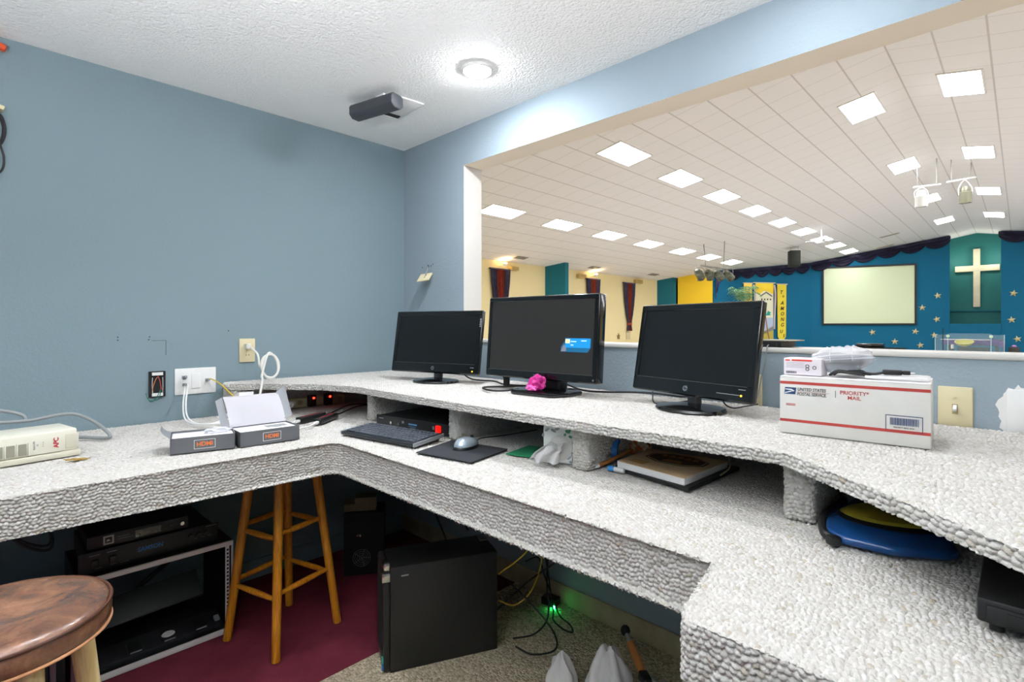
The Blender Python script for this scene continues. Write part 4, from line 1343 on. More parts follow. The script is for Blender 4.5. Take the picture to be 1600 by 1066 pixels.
b = MB(); b.box((1.53, 1.525, ZS + 0.050), (0.014, 0.030, 0.016), 0.3, bev=0.002); b.build('plug_head', M_black, t)
# magenta crumpled cloth on the middle monitor's base
b = MB()
b.ico((1.455, 1.290, ZS + 0.042), 0.034, 4, (0.7, 1.0, 0.85), amp=0.55, freq=2.3, seed=4.0)
o = b.build('magenta_cloth', mat('magenta cloth', '#c41583', 0.6, var=('#8d0f5e', 30, 0.2)), loc=(1.455, 1.29, ZS + 0.014), angle=25)
tag(o, 'crumpled magenta cloth stuffed at the foot of the middle monitor', 'cloth')
b = MB(); b.ico((1.432, 1.297, ZS + 0.028), 0.020, 3, (0.6, 1.3, 0.5), amp=0.6, freq=2.5, seed=9.0)
tag(b.build('pink_ribbon', mat('light pink ribbon', '#ee62b5', 0.5), loc=(1.432, 1.297, ZS + 0.014), angle=25), 'light pink ribbon scrap in front of the magenta cloth', 'ribbon')
# ------------------------------------------------------------------ mailing carton and what lies on it
pA, pB = Vector((1.358, 0.420, ZS)), Vector((1.380, 0.134, ZS))
dr = (pB - pA).normalized(); W = (pB - pA).length; Hb = 0.134; Db = 0.152
back = Vector((-dr.y, dr.x, 0))            # away from the operator
M_carton = mat('white carton', '#e4e2dc', 0.7, var=('#d6d4cd', 6, 0.25))
t = thing('mailing_carton', 'white priority mailing carton with two red bands and blue eagle emblem', 'carton', pA.lerp(pB, 0.5) + back * Db / 2, math.atan2(dr.y, dr.x))
b = MB()
ctr = pA.lerp(pB, 0.5) + back * Db / 2
b.box(ctr + Vector((0, 0, Hb / 2)), (W, Db, Hb), math.atan2(dr.y, dr.x), bev=0.003)
b.build('body', M_carton, t)
b = MB()
aa = math.atan2(dr.y, dr.x)
b.box(ctr + Vector((0, 0, Hb + 0.001)) - back * Db * 0.25, (W * 0.995, Db * 0.49, 0.003), aa, bev=0.001)
b.box(ctr + Vector((0, 0, Hb + 0.002)) + back * Db * 0.25, (W * 0.995, Db * 0.49, 0.003), aa, bev=0.001)
b.build('top_flap', M_paper, t)
F = fr(pA, dr, (0, 0, 1))                   # x along the face, y up
def P2(poly, z0, z1, b): b.prism(poly, z0, z1, F)
def rect(x0, y0, x1, y1): return [(x0, y0), (x1, y0), (x1, y1), (x0, y1)]
b = MB()
P2(rect(0.001, 0.118, W - 0.001, 0.1245), -0.0002, 0.0006, b); P2(rect(0.001, 0.028, W - 0.001, 0.0345), -0.0002, 0.0006, b)
b.build('red_band', M_redprint, t, angle=0)
def tx(s, x, y, size, m_, nm, bold=0.0, shear=0.0, spacing=1.0, width=1.0, align='LEFT', z=0.0006):
    b = MB(); b.text(s, F @ Matrix.Translation((x, y, z)), size, bold=bold, shear=shear, align=align, spacing=spacing, width=width, depth=0.0002)
    return b.build(nm, m_, t, angle=0)
M_uspsblue = mat('dark blue print', '#22406b', 0.6)
b = MB(); P2([(0.010, 0.094), (0.034, 0.094), (0.036, 0.110), (0.012, 0.110)], 0.0, 0.0006, b); b.build('emblem_field', M_uspsblue, t, angle=0)
b = MB()
P2([(0.013, 0.1065), (0.026, 0.1065), (0.0325, 0.1025), (0.030, 0.1005), (0.024, 0.1030), (0.0125, 0.1045)], 0.0006, 0.0010, b)
P2([(0.0115, 0.0955), (0.028, 0.1005), (0.0235, 0.1015), (0.0112, 0.0975)], 0.0006, 0.0010, b)
b.build('emblem_eagle', M_whiteprint, t, angle=0)
tx('UNITED STATES', 0.0385, 0.1065, 0.0102, M_blackprint, 'lettering', bold=0.010, shear=0.15, width=0.80)
tx('POSTAL SERVICE.', 0.0375, 0.0955, 0.0102, M_blackprint, 'lettering', bold=0.010, shear=0.15, width=0.78)
b = MB(); P2(rect(0.039, 0.1008, 0.104, 0.1013), 0.0, 0.0006, b); b.build('thin_rule', M_redprint, t, angle=0)
b = MB(); P2(rect(0.1155, 0.093, 0.1165, 0.109), 0.0, 0.0006, b); b.build('divider_rule', M_blackprint, t, angle=0)
tx('PRIORITY*', 0.152, 0.1055, 0.0120, M_redprint, 'lettering', bold=0.014, align='CENTER', width=0.98)
tx('MAIL', 0.152, 0.0945, 0.0112, M_redprint, 'lettering', bold=0.014, align='CENTER', width=1.05)
b = MB()
for k in range(2): P2(rect(0.014, 0.070 - k * 0.003, 0.034, 0.0715 - k * 0.003), 0.0, 0.0006, b)
b.build('small_print', M_redprint, t, angle=0)
b = MB()
for k, (x0, x1) in enumerate(((0.0, 1.0),)):
    P2(rect(0.209, 0.031, 0.273, 0.0325), 0, 0.0006, b); P2(rect(0.209, 0.064, 0.273, 0.0655), 0, 0.0006, b)
    P2(rect(0.209, 0.031, 0.2103, 0.0655), 0, 0.0006, b); P2(rect(0.2717, 0.031, 0.273, 0.0655), 0, 0.0006, b)
b.build('barcode_border', M_navy, t, angle=0)
b = MB()
rnd = random.Random(11)
x = 0.217
while x < 0.266:
    w_ = rnd.choice((0.0005, 0.0008, 0.0012)); P2(rect(x, 0.0445, x + w_, 0.0600), 0, 0.0006, b); x += w_ + rnd.choice((0.0005, 0.0008))
b.build('barcode', M_navy, t, angle=0)
tx('PRIORITY MAIL BOX', 0.241, 0.0395, 0.0040, M_blackprint, 'small_lettering', align='CENTER', bold=0.01)

zt_ = ZS + Hb + 0.0045
# small white adapter box with a red stripe
t = thing('adapter_box', 'small white pink box with red stripe and barcode on left end of mailing carton', 'box', pA + dr * 0.045 + back * 0.05 + Vector((0, 0, Hb)), aa - 0.06)
c = pA + dr * 0.046 + back * 0.050 + Vector((0, 0, 0))
c.z = zt_ + 0.020
b = MB(); b.box(c, (0.082, 0.055, 0.040), aa - 0.06, bev=0.0015); b.build('body', mat('pinkish white card', '#efe6ec', 0.6), t)
Fo = F
F = Matrix.Translation(c) @ Matrix.Rotation(aa - 0.06, 4, 'Z') @ Matrix.Translation((-0.041, -0.0277, -0.020)) @ Matrix(((1, 0, 0, 0), (0, 0, -1, 0), (0, 1, 0, 0), (0, 0, 0, 1)))
b = MB(); P2(rect(0.018, 0.0335, 0.062, 0.0372), 0, 0.0005, b); P2(rect(0.004, 0.0335, 0.014, 0.0365), 0, 0.0005, b); b.build('red_stripe', mat('bright red print', '#e0452f', 0.6), t, angle=0)
b = MB()
for k in range(4): P2(rect(0.006, 0.029 - k * 0.0035, 0.045, 0.0295 - k * 0.0035), 0, 0.0005, b)
b.build('text_line', M_greyprint, t, angle=0)
b = MB()
x = 0.006
while x < 0.028:
    w_ = rnd.choice((0.0006, 0.0012)); P2(rect(x, 0.0035, x + w_, 0.009), 0, 0.0005, b); x += w_ + 0.0009
b.build('barcode', M_blackprint, t, angle=0)
b = MB()
for x, y in ((0.052, 0.022), (0.052, 0.015), (0.067, 0.019)):
    b.lathe([(0.0028, 0), (0.0042, 0), (0.0042, 0.0005), (0.0028, 0.0005)], 16, M=F @ Matrix.Translation((x, y, 0)))
b.build('round_mark', M_blackprint, t, angle=0)
F = Fo

# clear clamshell pack
m = mat('clear plastic shell', '#f0f0f3', 0.08, alpha=0.48, spec=0.8)
t = thing('clear_clamshell', 'crinkled clear plastic clamshell pack on top of mailing carton', 'packaging', pA + dr * 0.12 + back * 0.08 + Vector((0, 0, Hb)))
c = pA + dr * 0.117 + back * 0.085
c.z = zt_ + 0.036
R4 = Matrix.Translation(c) @ Matrix.Rotation(aa + 0.05, 4, 'Z') @ Matrix.Rotation(-0.10, 4, 'X') @ Matrix.Rotation(-0.10, 4, 'Y')
b = MB()
def shell(u, v):
    a = 2 * PI * u
    k = v
    ex = 0.062 * (abs(math.cos(a)) ** 0.7) * (1 if math.cos(a) > 0 else -1)
    ey = 0.042 * (abs(math.sin(a)) ** 0.7) * (1 if math.sin(a) > 0 else -1)
    s = min(1.0, 0.55 + 1.3 * k) if k < 0.5 else 1.0 - max(0, k - 0.72) * 1.9
    z_ = -0.026 + 0.058 * k + 0.006 * noise.noise(Vector((ex * 60, ey * 60, k * 4)))
    rib = 1 + (0.03 if int(k * 12) % 3 == 0 else 0)
    return R4 @ Vector((ex * s * rib, ey * s * rib, z_))
b.grid(shell, 40, 14)
bmesh.ops.remove_doubles(b.bm, verts=list(b.bm.verts), dist=0.0002)
b.build('shell', m, t, angle=40)
b = MB()
b.prism([(-0.067, -0.045), (0.067, -0.045), (0.067, 0.045), (-0.067, 0.045)], -0.002, 0.001, R4, bev=0.0005)
b.build('flange', m, t, angle=0)
b = MB()
b.box(R4 @ Vector((0.002, 0.0, 0.002)), (0.084, 0.052, 0.024), aa + 0.05, bev=0.004)
b.build('tray_insert', mat('grey insert', '#86858c', 0.5), t)
for k, x in enumerate((-0.020, 0.024)):
    b = MB(); b.tube([R4 @ Vector((x, -0.046, -0.006)), R4 @ Vector((x, -0.043, 0.012)), R4 @ Vector((x + 0.002, -0.030, 0.028)), R4 @ Vector((x + 0.004, 0.0, 0.034)), R4 @ Vector((x + 0.004, 0.035, 0.028))], 0.0010, 6); b.build('rib', mat('white plastic rib', '#f6f6f8', 0.2, alpha=0.45), t)
b = MB(); b.tube([R4 @ Vector((-0.060, -0.030, 0.006)), R4 @ Vector((-0.035, -0.045, 0.009)), R4 @ Vector((0.0, -0.047, 0.010)), R4 @ Vector((0.035, -0.045, 0.009)), R4 @ Vector((0.060, -0.030, 0.006))], 0.0016, 6); b.build('rib', mat('white plastic rib', '#f6f6f8', 0.2, alpha=0.7), t)
# black cable bundle with plug, and the flat white envelope
t = thing('cable_bundle', 'bundle of folded black cable tied beneath clear clamshell pack', 'cable', pA + dr * 0.13 + back * 0.04 + Vector((0, 0, Hb)))
b = MB()
def on(x, y, z): return pA + dr * x + back * y + Vector((0, 0, Hb + 0.0045 + z))
for k in range(6):
    o_ = 0.004 * k
    b.tube([on(0.100 + o_ * .6, 0.030 + o_, 0.004 + 0.002 * (k % 3)), on(0.118, 0.022 + o_, 0.012 + 0.002 * (k % 2)), on(0.150, 0.026 + o_, 0.009), on(0.178 - o_, 0.040 + o_, 0.006), on(0.160, 0.052 + o_, 0.012), on(0.120, 0.050 + o_, 0.010)], 0.0030, 7, 6)
b.build('cord', M_cord, t)
b = MB(); b.tube([on(0.165, 0.035, 0.012), on(0.185, 0.040, 0.010), on(0.203, 0.044, 0.014)], 0.0028, 7); b.build('lead', M_cord, t)
b = MB(); b.box(on(0.218, 0.047, 0.015), (0.036, 0.014, 0.011), aa + 0.12, bev=0.003); b.box(on(0.243, 0.050, 0.015), (0.014, 0.011, 0.009), aa + 0.12, bev=0.002); b.build('plug', M_cord, t)
b = MB()
for s in (-0.003, 0.003): b.cyl(on(0.249, 0.050 + s, 0.015), on(0.258, 0.051 + s, 0.015), 0.0014, seg=8)
b.build('pin', M_chrome, t)
t = thing('padded_envelope', 'flat glossy white envelope lying on right end of mailing carton', 'envelope', on(0.225, 0.08, 0.0), aa)
def env(u, v):
    return on(0.168 + 0.115 * u, 0.020 + 0.115 * v, 0.0035 + 0.006 * math.sin(PI * u) ** 0.4 * math.sin(PI * v) ** 0.4 + 0.0012 * noise.noise(Vector((u * 9, v * 9, 1))))
b = MB(); b.grid(env, 26, 26); b.solid(0.003); b.build('sleeve', mat('glossy white film', '#f3f2f3', 0.25), t, angle=60)
b = MB(); b.box(on(0.225, 0.018, 0.0045), (0.11, 0.004, 0.006), aa, bev=0.001); b.build('sealed_edge', M_paper, t)

# ------------------------------------------------------------------ left desk run
ZD = 0.808
# tower style backup power unit lying on its side
t = thing('backup_power_unit', 'cream backup power unit with vents lying at left end of desk', 'power unit', (0.11, 2.20, ZD), math.radians(11))
Mq = L4((0.226, 2.130, ZD), math.radians(11))      # x: along the front to the right end = 0, y: back
def q(x, y, z): return Mq @ Vector((x, y, z))
M_apc = mat('cream beige plastic', '#dedbca', 0.45)
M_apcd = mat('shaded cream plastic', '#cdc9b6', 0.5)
b = MB()
def bx(b, x0, x1, y0, y1, z0, z1, bev=0.0, M=Mq):
    poly = [(x0, y0), (x1, y0), (x1, y1), (x0, y1)]
    b.prism(poly, z0, z1, M, bev=bev)
bx(b, -0.36, -0.004, 0.004, 0.15, 0.018, 0.086, 0.006)
bx(b, -0.36, 0.006, 0.02, 0.155, 0.018, 0.068, 0.005)
b.build('body', M_apc, t)
b = MB(); bx(b, -0.36, 0.004, -0.004, 0.15, 0.0, 0.018, 0.004); b.build('base_panel', M_apcd, t)
b = MB(); bx(b, -0.36, -0.036, 0.0, 0.010, 0.020, 0.082, 0.003); b.build('front_panel', M_apc, t)
b = MB(); bx(b, -0.034, -0.002, 0.003, 0.012, 0.024, 0.070, 0.002); b.build('recessed_panel', M_apcd, t)
b = MB()
for x in (-0.126, -0.152, -0.178): bx(b, x - 0.019, x, -0.001, 0.012, 0.024, 0.058)
b.build('vent_slot', mat('vent shadow grey', '#8f8c7c', 0.7), t, angle=0)
b = MB()
for x in (-0.123, -0.149, -0.175): bx(b, x, x + 0.003, -0.006, 0.010, 0.022, 0.060, 0.001)
b.build('vent_fin', M_apc, t)
Ff = Mq @ Matrix(((1, 0, 0, 0), (0, 0, -1, 0), (0, 1, 0, 0), (0, 0, 0, 1)))
def Tf(x, y, rot=0.0): return Ff @ Matrix.Translation((x, y, 0.0006)) @ Matrix.Rotation(rot, 4, 'Z')
b = MB(); b.text('APC', Tf(-0.057, 0.049, PI / 2), 0.017, bold=0.03, spacing=0.95, depth=0.0003); b.build('lettering', mat('crimson print', '#b3253c', 0.6), t, angle=0)
b = MB(); b.text('Back-UPS', Tf(-0.1085, 0.049, PI / 2), 0.0065, bold=0.01, depth=0.0003); b.text('ES', Tf(-0.101, 0.049, PI / 2), 0.006, depth=0.0003); b.build('small_lettering', M_greyprint, t, angle=0)
b = MB()
for k in range(3):
    b.cyl(Ff @ Vector((-0.088, 0.044 + k * 0.006, 0)), Ff @ Vector((-0.088, 0.044 + k * 0.006, 0.0012)), 0.0012, seg=8)
b.build('indicator', M_greyprint, t)
b = MB(); bx(b, -0.30, -0.26, 0.05, 0.09, 0.086, 0.098, 0.003); b.build('top_switch', M_white, t)

# gold paper leaf
b = MB()
poly = []
rnd = random.Random(2)
for k in range(14):
    a = 2 * PI * k / 14
    rr = 0.020 if k % 2 == 0 else 0.011
    poly.append((math.cos(a) * rr * 1.7, math.sin(a) * rr))
b.prism(poly, 0.0, 0.002, L4((0.212, 2.050, ZD + 0.002), 0.15) @ Matrix.Rotation(0.10, 4, 'Y'))
tag(b.build('gold_leaf', mat('gold foil', '#b28f35', 0.4, metal=0.3), loc=(0.212, 2.05, ZD), angle=0), 'small gold foil leaf on desk before the cream power unit', 'leaf')
# grey cable behind the power unit
cable('grey_cable', 'thick grey cable looping over and behind the cream power unit', [(-0.18, 2.36, 0.90), (-0.02, 2.36, 0.905), (0.07, 2.37, 0.900), (0.13, 2.38, 0.898), (0.20, 2.40, 0.905), (0.25, 2.41, 0.898), (0.30, 2.39, 0.865), (0.332, 2.33, 0.825), (0.318, 2.34, 0.815), (0.26, 2.40, 0.818), (0.20, 2.44, 0.82)], 0.0058, M_greycord)
cable('grey_cable', 'second thick grey cable arching above the cream power unit at left edge', [(-0.18, 2.44, 0.95), (-0.04, 2.43, 0.945), (0.05, 2.42, 0.935), (0.105, 2.41, 0.915), (0.115, 2.40, 0.897)], 0.0058, M_greycord)

# two open grey boxes
M_gbox = mat('dark grey card', '#5d5f62', 0.5)
M_gbox2 = mat('pale grey card', '#b9bbbf', 0.6)
M_orange = mat('orange print', '#e2793a', 0.6)
M_inner = mat('white inner card', '#eceaee', 0.7)
def card_box(t, M, w, d, h):
    b = MB()
    e = 0.002
    bx(b, 0, w, 0, e, 0, h, 0, M); bx(b, 0, w, d - e, d, 0, h, 0, M); bx(b, 0, e, 0, d, 0, h, 0, M); bx(b, w - e, w, 0, d, 0, h, 0, M); bx(b, 0, w, 0, d, 0, e, 0, M)
    b.build('tray', M_gbox, t, angle=0)
    Fm = M @ Matrix(((1, 0, 0, 0), (0, 0, -1, 0), (0, 1, 0, 0), (0, 0, 0, 1)))
    cx, cy = w * 0.52, h * 0.50
    b = MB()
    a, c_ = 0.030, 0.0145
    for r_ in (rect(cx - a, cy - c_, cx + a, cy - c_ + 0.0012), rect(cx - a, cy + c_ - 0.0012, cx + a, cy + c_), rect(cx - a, cy - c_, cx - a + 0.0012, cy + c_), rect(cx + a - 0.0012, cy - c_, cx + a, cy + c_)):
        b.prism(r_, -0.0003, 0.0006, Fm)
    b.build('label_border', M_whiteprint, t, angle=0)
    b = MB(); b.text('HDMI', Fm @ Matrix.Translation((cx, cy, 0.0004)), 0.0185, bold=0.03, width=1.0, depth=0.0003); b.build('lettering', M_orange, t, angle=0)
b1, a1 = (0.424, 1.918, ZD), math.radians(-14)
t = thing('open_box', 'open dark grey box holding white liner, nearer the wall box', 'box', b1, a1)
Mx = L4(b1, a1)
card_box(t, Mx, 0.182, 0.135, 0.050)
b = MB(); bx(b, 0.003, 0.179, 0.003, 0.132, 0.030, 0.044, 0.003, Mx); b.build('liner', M_inner, t)
b = MB(); b.ico(Mx @ Vector((0.135, 0.085, 0.050)), 0.02, 3, (2.0, 1.2, 0.5), amp=0.5, freq=3, seed=2); b.build('plastic_bag', mat('crinkled clear film', '#e9e9ee', 0.2, alpha=0.6), t, angle=20)
b = MB()
b.grid(lambda u, v: Mx @ Vector((-0.026 * v - 0.006 * math.sin(PI * v), 0.012 + 0.115 * u + 0.01 * v * (1 - 2 * u), 0.049 + 0.030 * v)), 6, 5); b.solid(0.0015); b.build('side_flap', M_gbox2, t, angle=60)

b2, a2 = (0.614, 1.866, ZD), math.radians(-2)
t = thing('open_box', 'open dark grey box with tall white lid standing up, nearest the corner', 'box', b2, a2)
My = L4(b2, a2)
card_box(t, My, 0.196, 0.125, 0.050)
b = MB(); bx(b, 0.003, 0.193, 0.003, 0.122, 0.030, 0.046, 0.002, My); b.build('liner', M_inner, t)
b = MB(); bx(b, 0.105, 0.175, 0.055, 0.095, 0.0462, 0.0468, 0, My); bx(b, 0.125, 0.150, 0.045, 0.060, 0.0462, 0.0470, 0, My); b.build('cut_out', mat('slot grey', '#8e8f93', 0.6), t, angle=0)
b = MB()
def lid(u, v):
    return My @ Vector((0.002 + 0.192 * u, 0.124 + 0.088 * v ** 1.1, 0.050 + 0.098 * v + 0.012 * math.sin(PI * v)))
b.grid(lid, 4, 10); b.solid(0.002); b.build('lid', M_inner, t, angle=60)
b = MB()
def flap(u, v):
    return My @ Vector((0.196 - 0.006 + 0.030 * math.sin(v * 1.4), 0.128 + 0.085 * u, 0.055 + 0.092 * u + 0.004 - 0.020 * v * (1 - u) + 0.030 * v))
b.grid(flap, 8, 6); b.solid(0.002); b.build('lid_flap', M_gbox2, t, angle=60)
b = MB()
def flap2(u, v): return My @ Vector((0.0 - 0.022 * v, 0.128 + 0.085 * u, 0.055 + 0.092 * u - 0.012 * v))
b.grid(flap2, 6, 4); b.solid(0.002); b.build('lid_flap', M_gbox2, t, angle=60)
b = MB()
bx(b, 0.055, 0.105, 0.205, 0.207, 0.146, 0.160, 0.0, My)
b.build('tuck_tab', M_paper, t, angle=0)

# power strip with two glowing adapters in the corner bay, small extender dongles in front
t = thing('power_strip', 'beige power strip inside corner bay below raised shelf', 'power strip', (1.19, 2.58, ZD))
b = MB(); b.box((1.19, 2.585, ZD + 0.024), (0.34, 0.045, 0.046), bev=0.006); b.build('body', M_ivory, t)
b = MB()
for x in (1.06, 1.12, 1.28, 1.33): b.box((x, 2.5615, ZD + 0.026), (0.022, 0.002, 0.022))
b.build('socket', mat('dark ivory', '#a89a74', 0.5), t, angle=0)
for x, lab in ((1.172, 'black plug adapter with red light, left of the two on power strip'), (1.258, 'black plug adapter with red light, right of the two on power strip')):
    t = thing('plug_adapter', lab, 'adapter', (x, 2.55, ZD + 0.01), group='glowing adapters on the power strip')
    b = MB(); b.box((x, 2.548, ZD + 0.032), (0.038, 0.028, 0.058), bev=0.004); b.build('body', M_black, t)
    b = MB(); b.box((x + 0.004, 2.532, ZD + 0.046), (0.010, 0.004, 0.009), bev=0.001); b.build('light', M_red_led, t)
t = thing('white_plug', 'white plug pushed into left end of the power strip', 'plug', (1.07, 2.54, ZD + 0.02))
b = MB(); b.box((1.07, 2.545, ZD + 0.03), (0.03, 0.034, 0.022), bev=0.006); b.build('plug_body', M_white, t)
b = MB(); b.tube([(1.07, 2.53, ZD + 0.03), (1.05, 2.49, ZD + 0.02), (1.02, 2.47, ZD + 0.012)], 0.004, 8); b.build('cord', M_white, t)
for k, (p0, p1, lab) in enumerate((((0.935, 2.150, ZD + 0.012), (1.070, 2.215, ZD + 0.012), 'flat black extender dongle nearer the open box'),
                                   ((0.975, 2.065, ZD + 0.012), (1.100, 2.165, ZD + 0.012), 'flat black extender dongle nearer the keyboard'))):
    p0, p1 = Vector(p0), Vector(p1)
    a_ = math.atan2(p1.y - p0.y, p1.x - p0.x)
    t = thing('extender_dongle', lab, 'dongle', p0.lerp(p1, .5), a_, group='black dongles before the corner bay')
    b = MB(); b.box(p0.lerp(p1, .5) + Vector((0, 0, 0.002)), ((p1 - p0).length, 0.036, 0.022), a_, bev=0.003); b.build('body', M_black, t)
    b = MB(); b.box(p0.lerp(p1, .5) + Vector((0, 0, 0.0138)), ((p1 - p0).length * 0.8, 0.005, 0.0012), a_); b.build('red_stripe', mat('deep red strip', '#a03038', 0.5), t, angle=0)
    dv = (p1 - p0).normalized()
    b = MB(); b.box(p0 - dv * 0.012, (0.026, 0.014, 0.010), a_, bev=0.002); b.build('plug', M_white, t)
    b = MB(); b.tube([p0 - dv * 0.024, p0 - dv * 0.06 + Vector((-.01, -.01, -.002)), p0 - dv * 0.12 + Vector((-.01, .02, -.004))], 0.003, 7); b.build('lead', M_white, t)
    b = MB(); b.tube([p1, p1 + dv * 0.05, p1 + Vector((0.16, 0.06, 0.02)), p1 + Vector((0.30, 0.08, 0.01)), p1 + Vector((0.42, 0.05, 0.0))], 0.003, 7); b.build('cable', M_cord, t)

# ------------------------------------------------------------------ keyboard, mouse and pad, amplifier, bay contents
Kc, Ka = (1.050, 1.640, ZD), math.radians(-80.5)
t = thing('keyboard', 'black computer keyboard with silver sides lying before the second bay', 'keyboard', Kc, Ka)
Mk = L4(Kc, Ka) @ Matrix.Translation((0, 0, 0.007)) @ Matrix.Rotation(math.radians(4.0), 4, 'X') @ Matrix.Diagonal((0.925, 0.83, 0.85, 1))
b = MB(); b.prism([(-0.205, -0.088), (0.205, -0.088), (0.205, 0.088), (-0.205, 0.088)], 0.0, 0.014, Mk, bev=0.004); b.build('case', mat('dark grey keyboard', '#1d1f23', 0.35), t)
for s in (-1, 1):
    b = MB(); b.prism([(s * 0.2015, -0.088), (s * 0.2085, -0.088), (s * 0.2085, 0.088), (s * 0.2015, 0.088)], 0.002, 0.017, Mk, bev=0.001)
    b.build('side_rail', mat('silver plastic', '#9da1a5', 0.35, metal=0.5), t)
keys_x = {0: [(-0.19 + 0.0192 * k, 1) for k in range(20)]}
M_key = mat('charcoal keycap', '#4a4f57', 0.28)
n_key = 0
for row in range(6):
    y = 0.068 - row * 0.0245 - (0.004 if row else 0)
    x = -0.193
    cols = [1] * 20
    if row == 2: cols = [1.5] + [1] * 12 + [1.5] + [1] * 5
    if row == 3: cols = [1.75] + [1] * 11 + [2.25] + [1] * 5
    if row == 4: cols = [2.25] + [1] * 10 + [2.75] + [1] * 5
    if row == 5: cols = [1.25, 1.25, 1.25, 6.0, 1.25, 1.25, 1.25, 1.5] + [1] * 3 + [2]
    for c_ in cols:
        w_ = c_ * 0.0193
        if n_key < 100:
            b = MB()
            b.prism([(x + 0.0015, y - 0.009), (x + w_ - 0.0015, y - 0.009), (x + w_ - 0.0015, y + 0.009), (x + 0.0015, y + 0.009)], 0.013, 0.0205, Mk, bev=0.0018, seg=1)
            b.build('key', M_key, t)
        else:
            if n_key == 100:
                rest = MB()
            rest.prism([(x + 0.0015, y - 0.009), (x + w_ - 0.0015, y - 0.009), (x + w_ - 0.0015, y + 0.009), (x + 0.0015, y + 0.009)], 0.013, 0.0205, Mk, bev=0.0018, seg=1)
        n_key += 1
        x += w_
if n_key > 100:
    o = rest.build('keys', M_key, t); o['kind'] = 'stuff'
for s in (-0.17, 0.17):
    b = MB(); b.prism([(s - 0.02, 0.070), (s + 0.02, 0.070), (s + 0.02, 0.082), (s - 0.02, 0.082)], -0.012, 0.002, Mk, bev=0.002)
    b.build('foot', M_black, t)
t = tag(MB().prism([(0.977, 1.381), (1.019, 1.163), (1.213, 1.204), (1.170, 1.438)], ZD + 0.001, ZD + 0.005, bev=0.001, seg=1).build('mouse_pad', mat('dark blue grey mouse pad', '#25282d', 0.85), loc=(1.10, 1.31, ZD)), 'dark square mouse pad on desk beside keyboard', 'mouse pad')
t = thing('computer_mouse', 'silver computer mouse with dark sides resting on the mouse pad', 'mouse', (1.130, 1.312, ZD + 0.005), 0.25)
Mm = L4((1.130, 1.312, ZD + 0.005), 0.25)
def mouse(sc, z0, zh):
    def fn(u, v):
        a = 2 * PI * u
        ph = v * PI / 2
        w_ = 0.033 * (1 - 0.12 * math.cos(a))
        return Mm @ Vector((0.056 * sc * math.cos(a) * math.cos(ph), w_ * sc * math.sin(a) * math.cos(ph), z0 + zh * math.sin(ph) * (1 - 0.25 * math.cos(a) * math.cos(ph))))
    return fn
b = MB(); b.grid(mouse(1.02, 0.001, 0.024), 36, 10); bmesh.ops.remove_doubles(b.bm, verts=list(b.bm.verts), dist=1e-5); b.build('base', M_black, t, angle=50)
b = MB(); b.grid(mouse(0.97, 0.010, 0.026), 36, 10); bmesh.ops.remove_doubles(b.bm, verts=list(b.bm.verts), dist=1e-5); b.build('shell', mat('silver mouse shell', '#aab7c1', 0.25, metal=0.4), t, angle=50)
b = MB(); b.cyl(Mm @ Vector((0.030, -0.0025, 0.030)), Mm @ Vector((0.030, 0.0025, 0.030)), 0.007); b.build('scroll_wheel', M_black, t)
b = MB(); b.tube([Mm @ Vector((0.055, 0, 0.008)), (1.24, 1.36, ZD + 0.012), (1.34, 1.35, ZD + 0.008), (1.50, 1.33, ZD + 0.008)], 0.002, 7); b.build('cord', M_cord, t)

t = thing('rack_amplifier', 'black rack unit with glowing red switch in the bay behind keyboard', 'amplifier', (1.33, 1.74, ZD), math.radians(-86))
Ma = L4((1.152, 1.893, ZD), math.radians(-82)) @ Matrix.Diagonal((0.93, 1, 0.92, 1))
b = MB(); bx(b, 0.0, 0.425, 0.0, 0.30, 0.004, 0.046, 0.002, Ma); b.build('chassis', M_black_matte, t)
b = MB(); bx(b, -0.004, 0.429, -0.005, 0.0, 0.002, 0.048, 0.001, Ma); b.build('front_panel', mat('dark panel', '#17181a', 0.45), t)
Fa = Ma @ Matrix(((1, 0, 0, 0), (0, 0, -1, 0.0), (0, 1, 0, 0), (0, 0, 0, 1))) @ Matrix.Translation((0, 0, 0.005))
b = MB(); b.box(Ma @ Vector((0.375, -0.008, 0.026)), (0.024, 0.010, 0.026), math.radians(-86), bev=0.003); b.build('power_switch', mat('red lit switch', '#e8140a', 0.3, emit=0.9), t)
for x in (0.098, 0.145):
    b = MB(); b.cyl(Fa @ Vector((x, 0.022, 0)), Fa @ Vector((x, 0.022, 0.008)), 0.006); b.build('jack', M_chrome, t)
b = MB()
for x0, y0, w_, h_ in ((0.20, 0.024, 0.05, 0.006), (0.20, 0.016, 0.045, 0.002)): b.prism(rect(x0, y0, x0 + w_, y0 + h_), 0, 0.0004, Fa)
b.build('blue_marking', mat('blue print', '#5d8fc0', 0.5), t, angle=0)
b = MB()
for x0, y0, w_, h_ in ((0.012, 0.033, 0.03, 0.004), (0.16, 0.026, 0.012, 0.010), (0.34, 0.020, 0.010, 0.014), (0.21, 0.010, 0.03, 0.0012)): b.prism(rect(x0, y0, x0 + w_, y0 + h_), 0, 0.0004, Fa)
b.build('grey_marking', M_greyprint, t, angle=0)

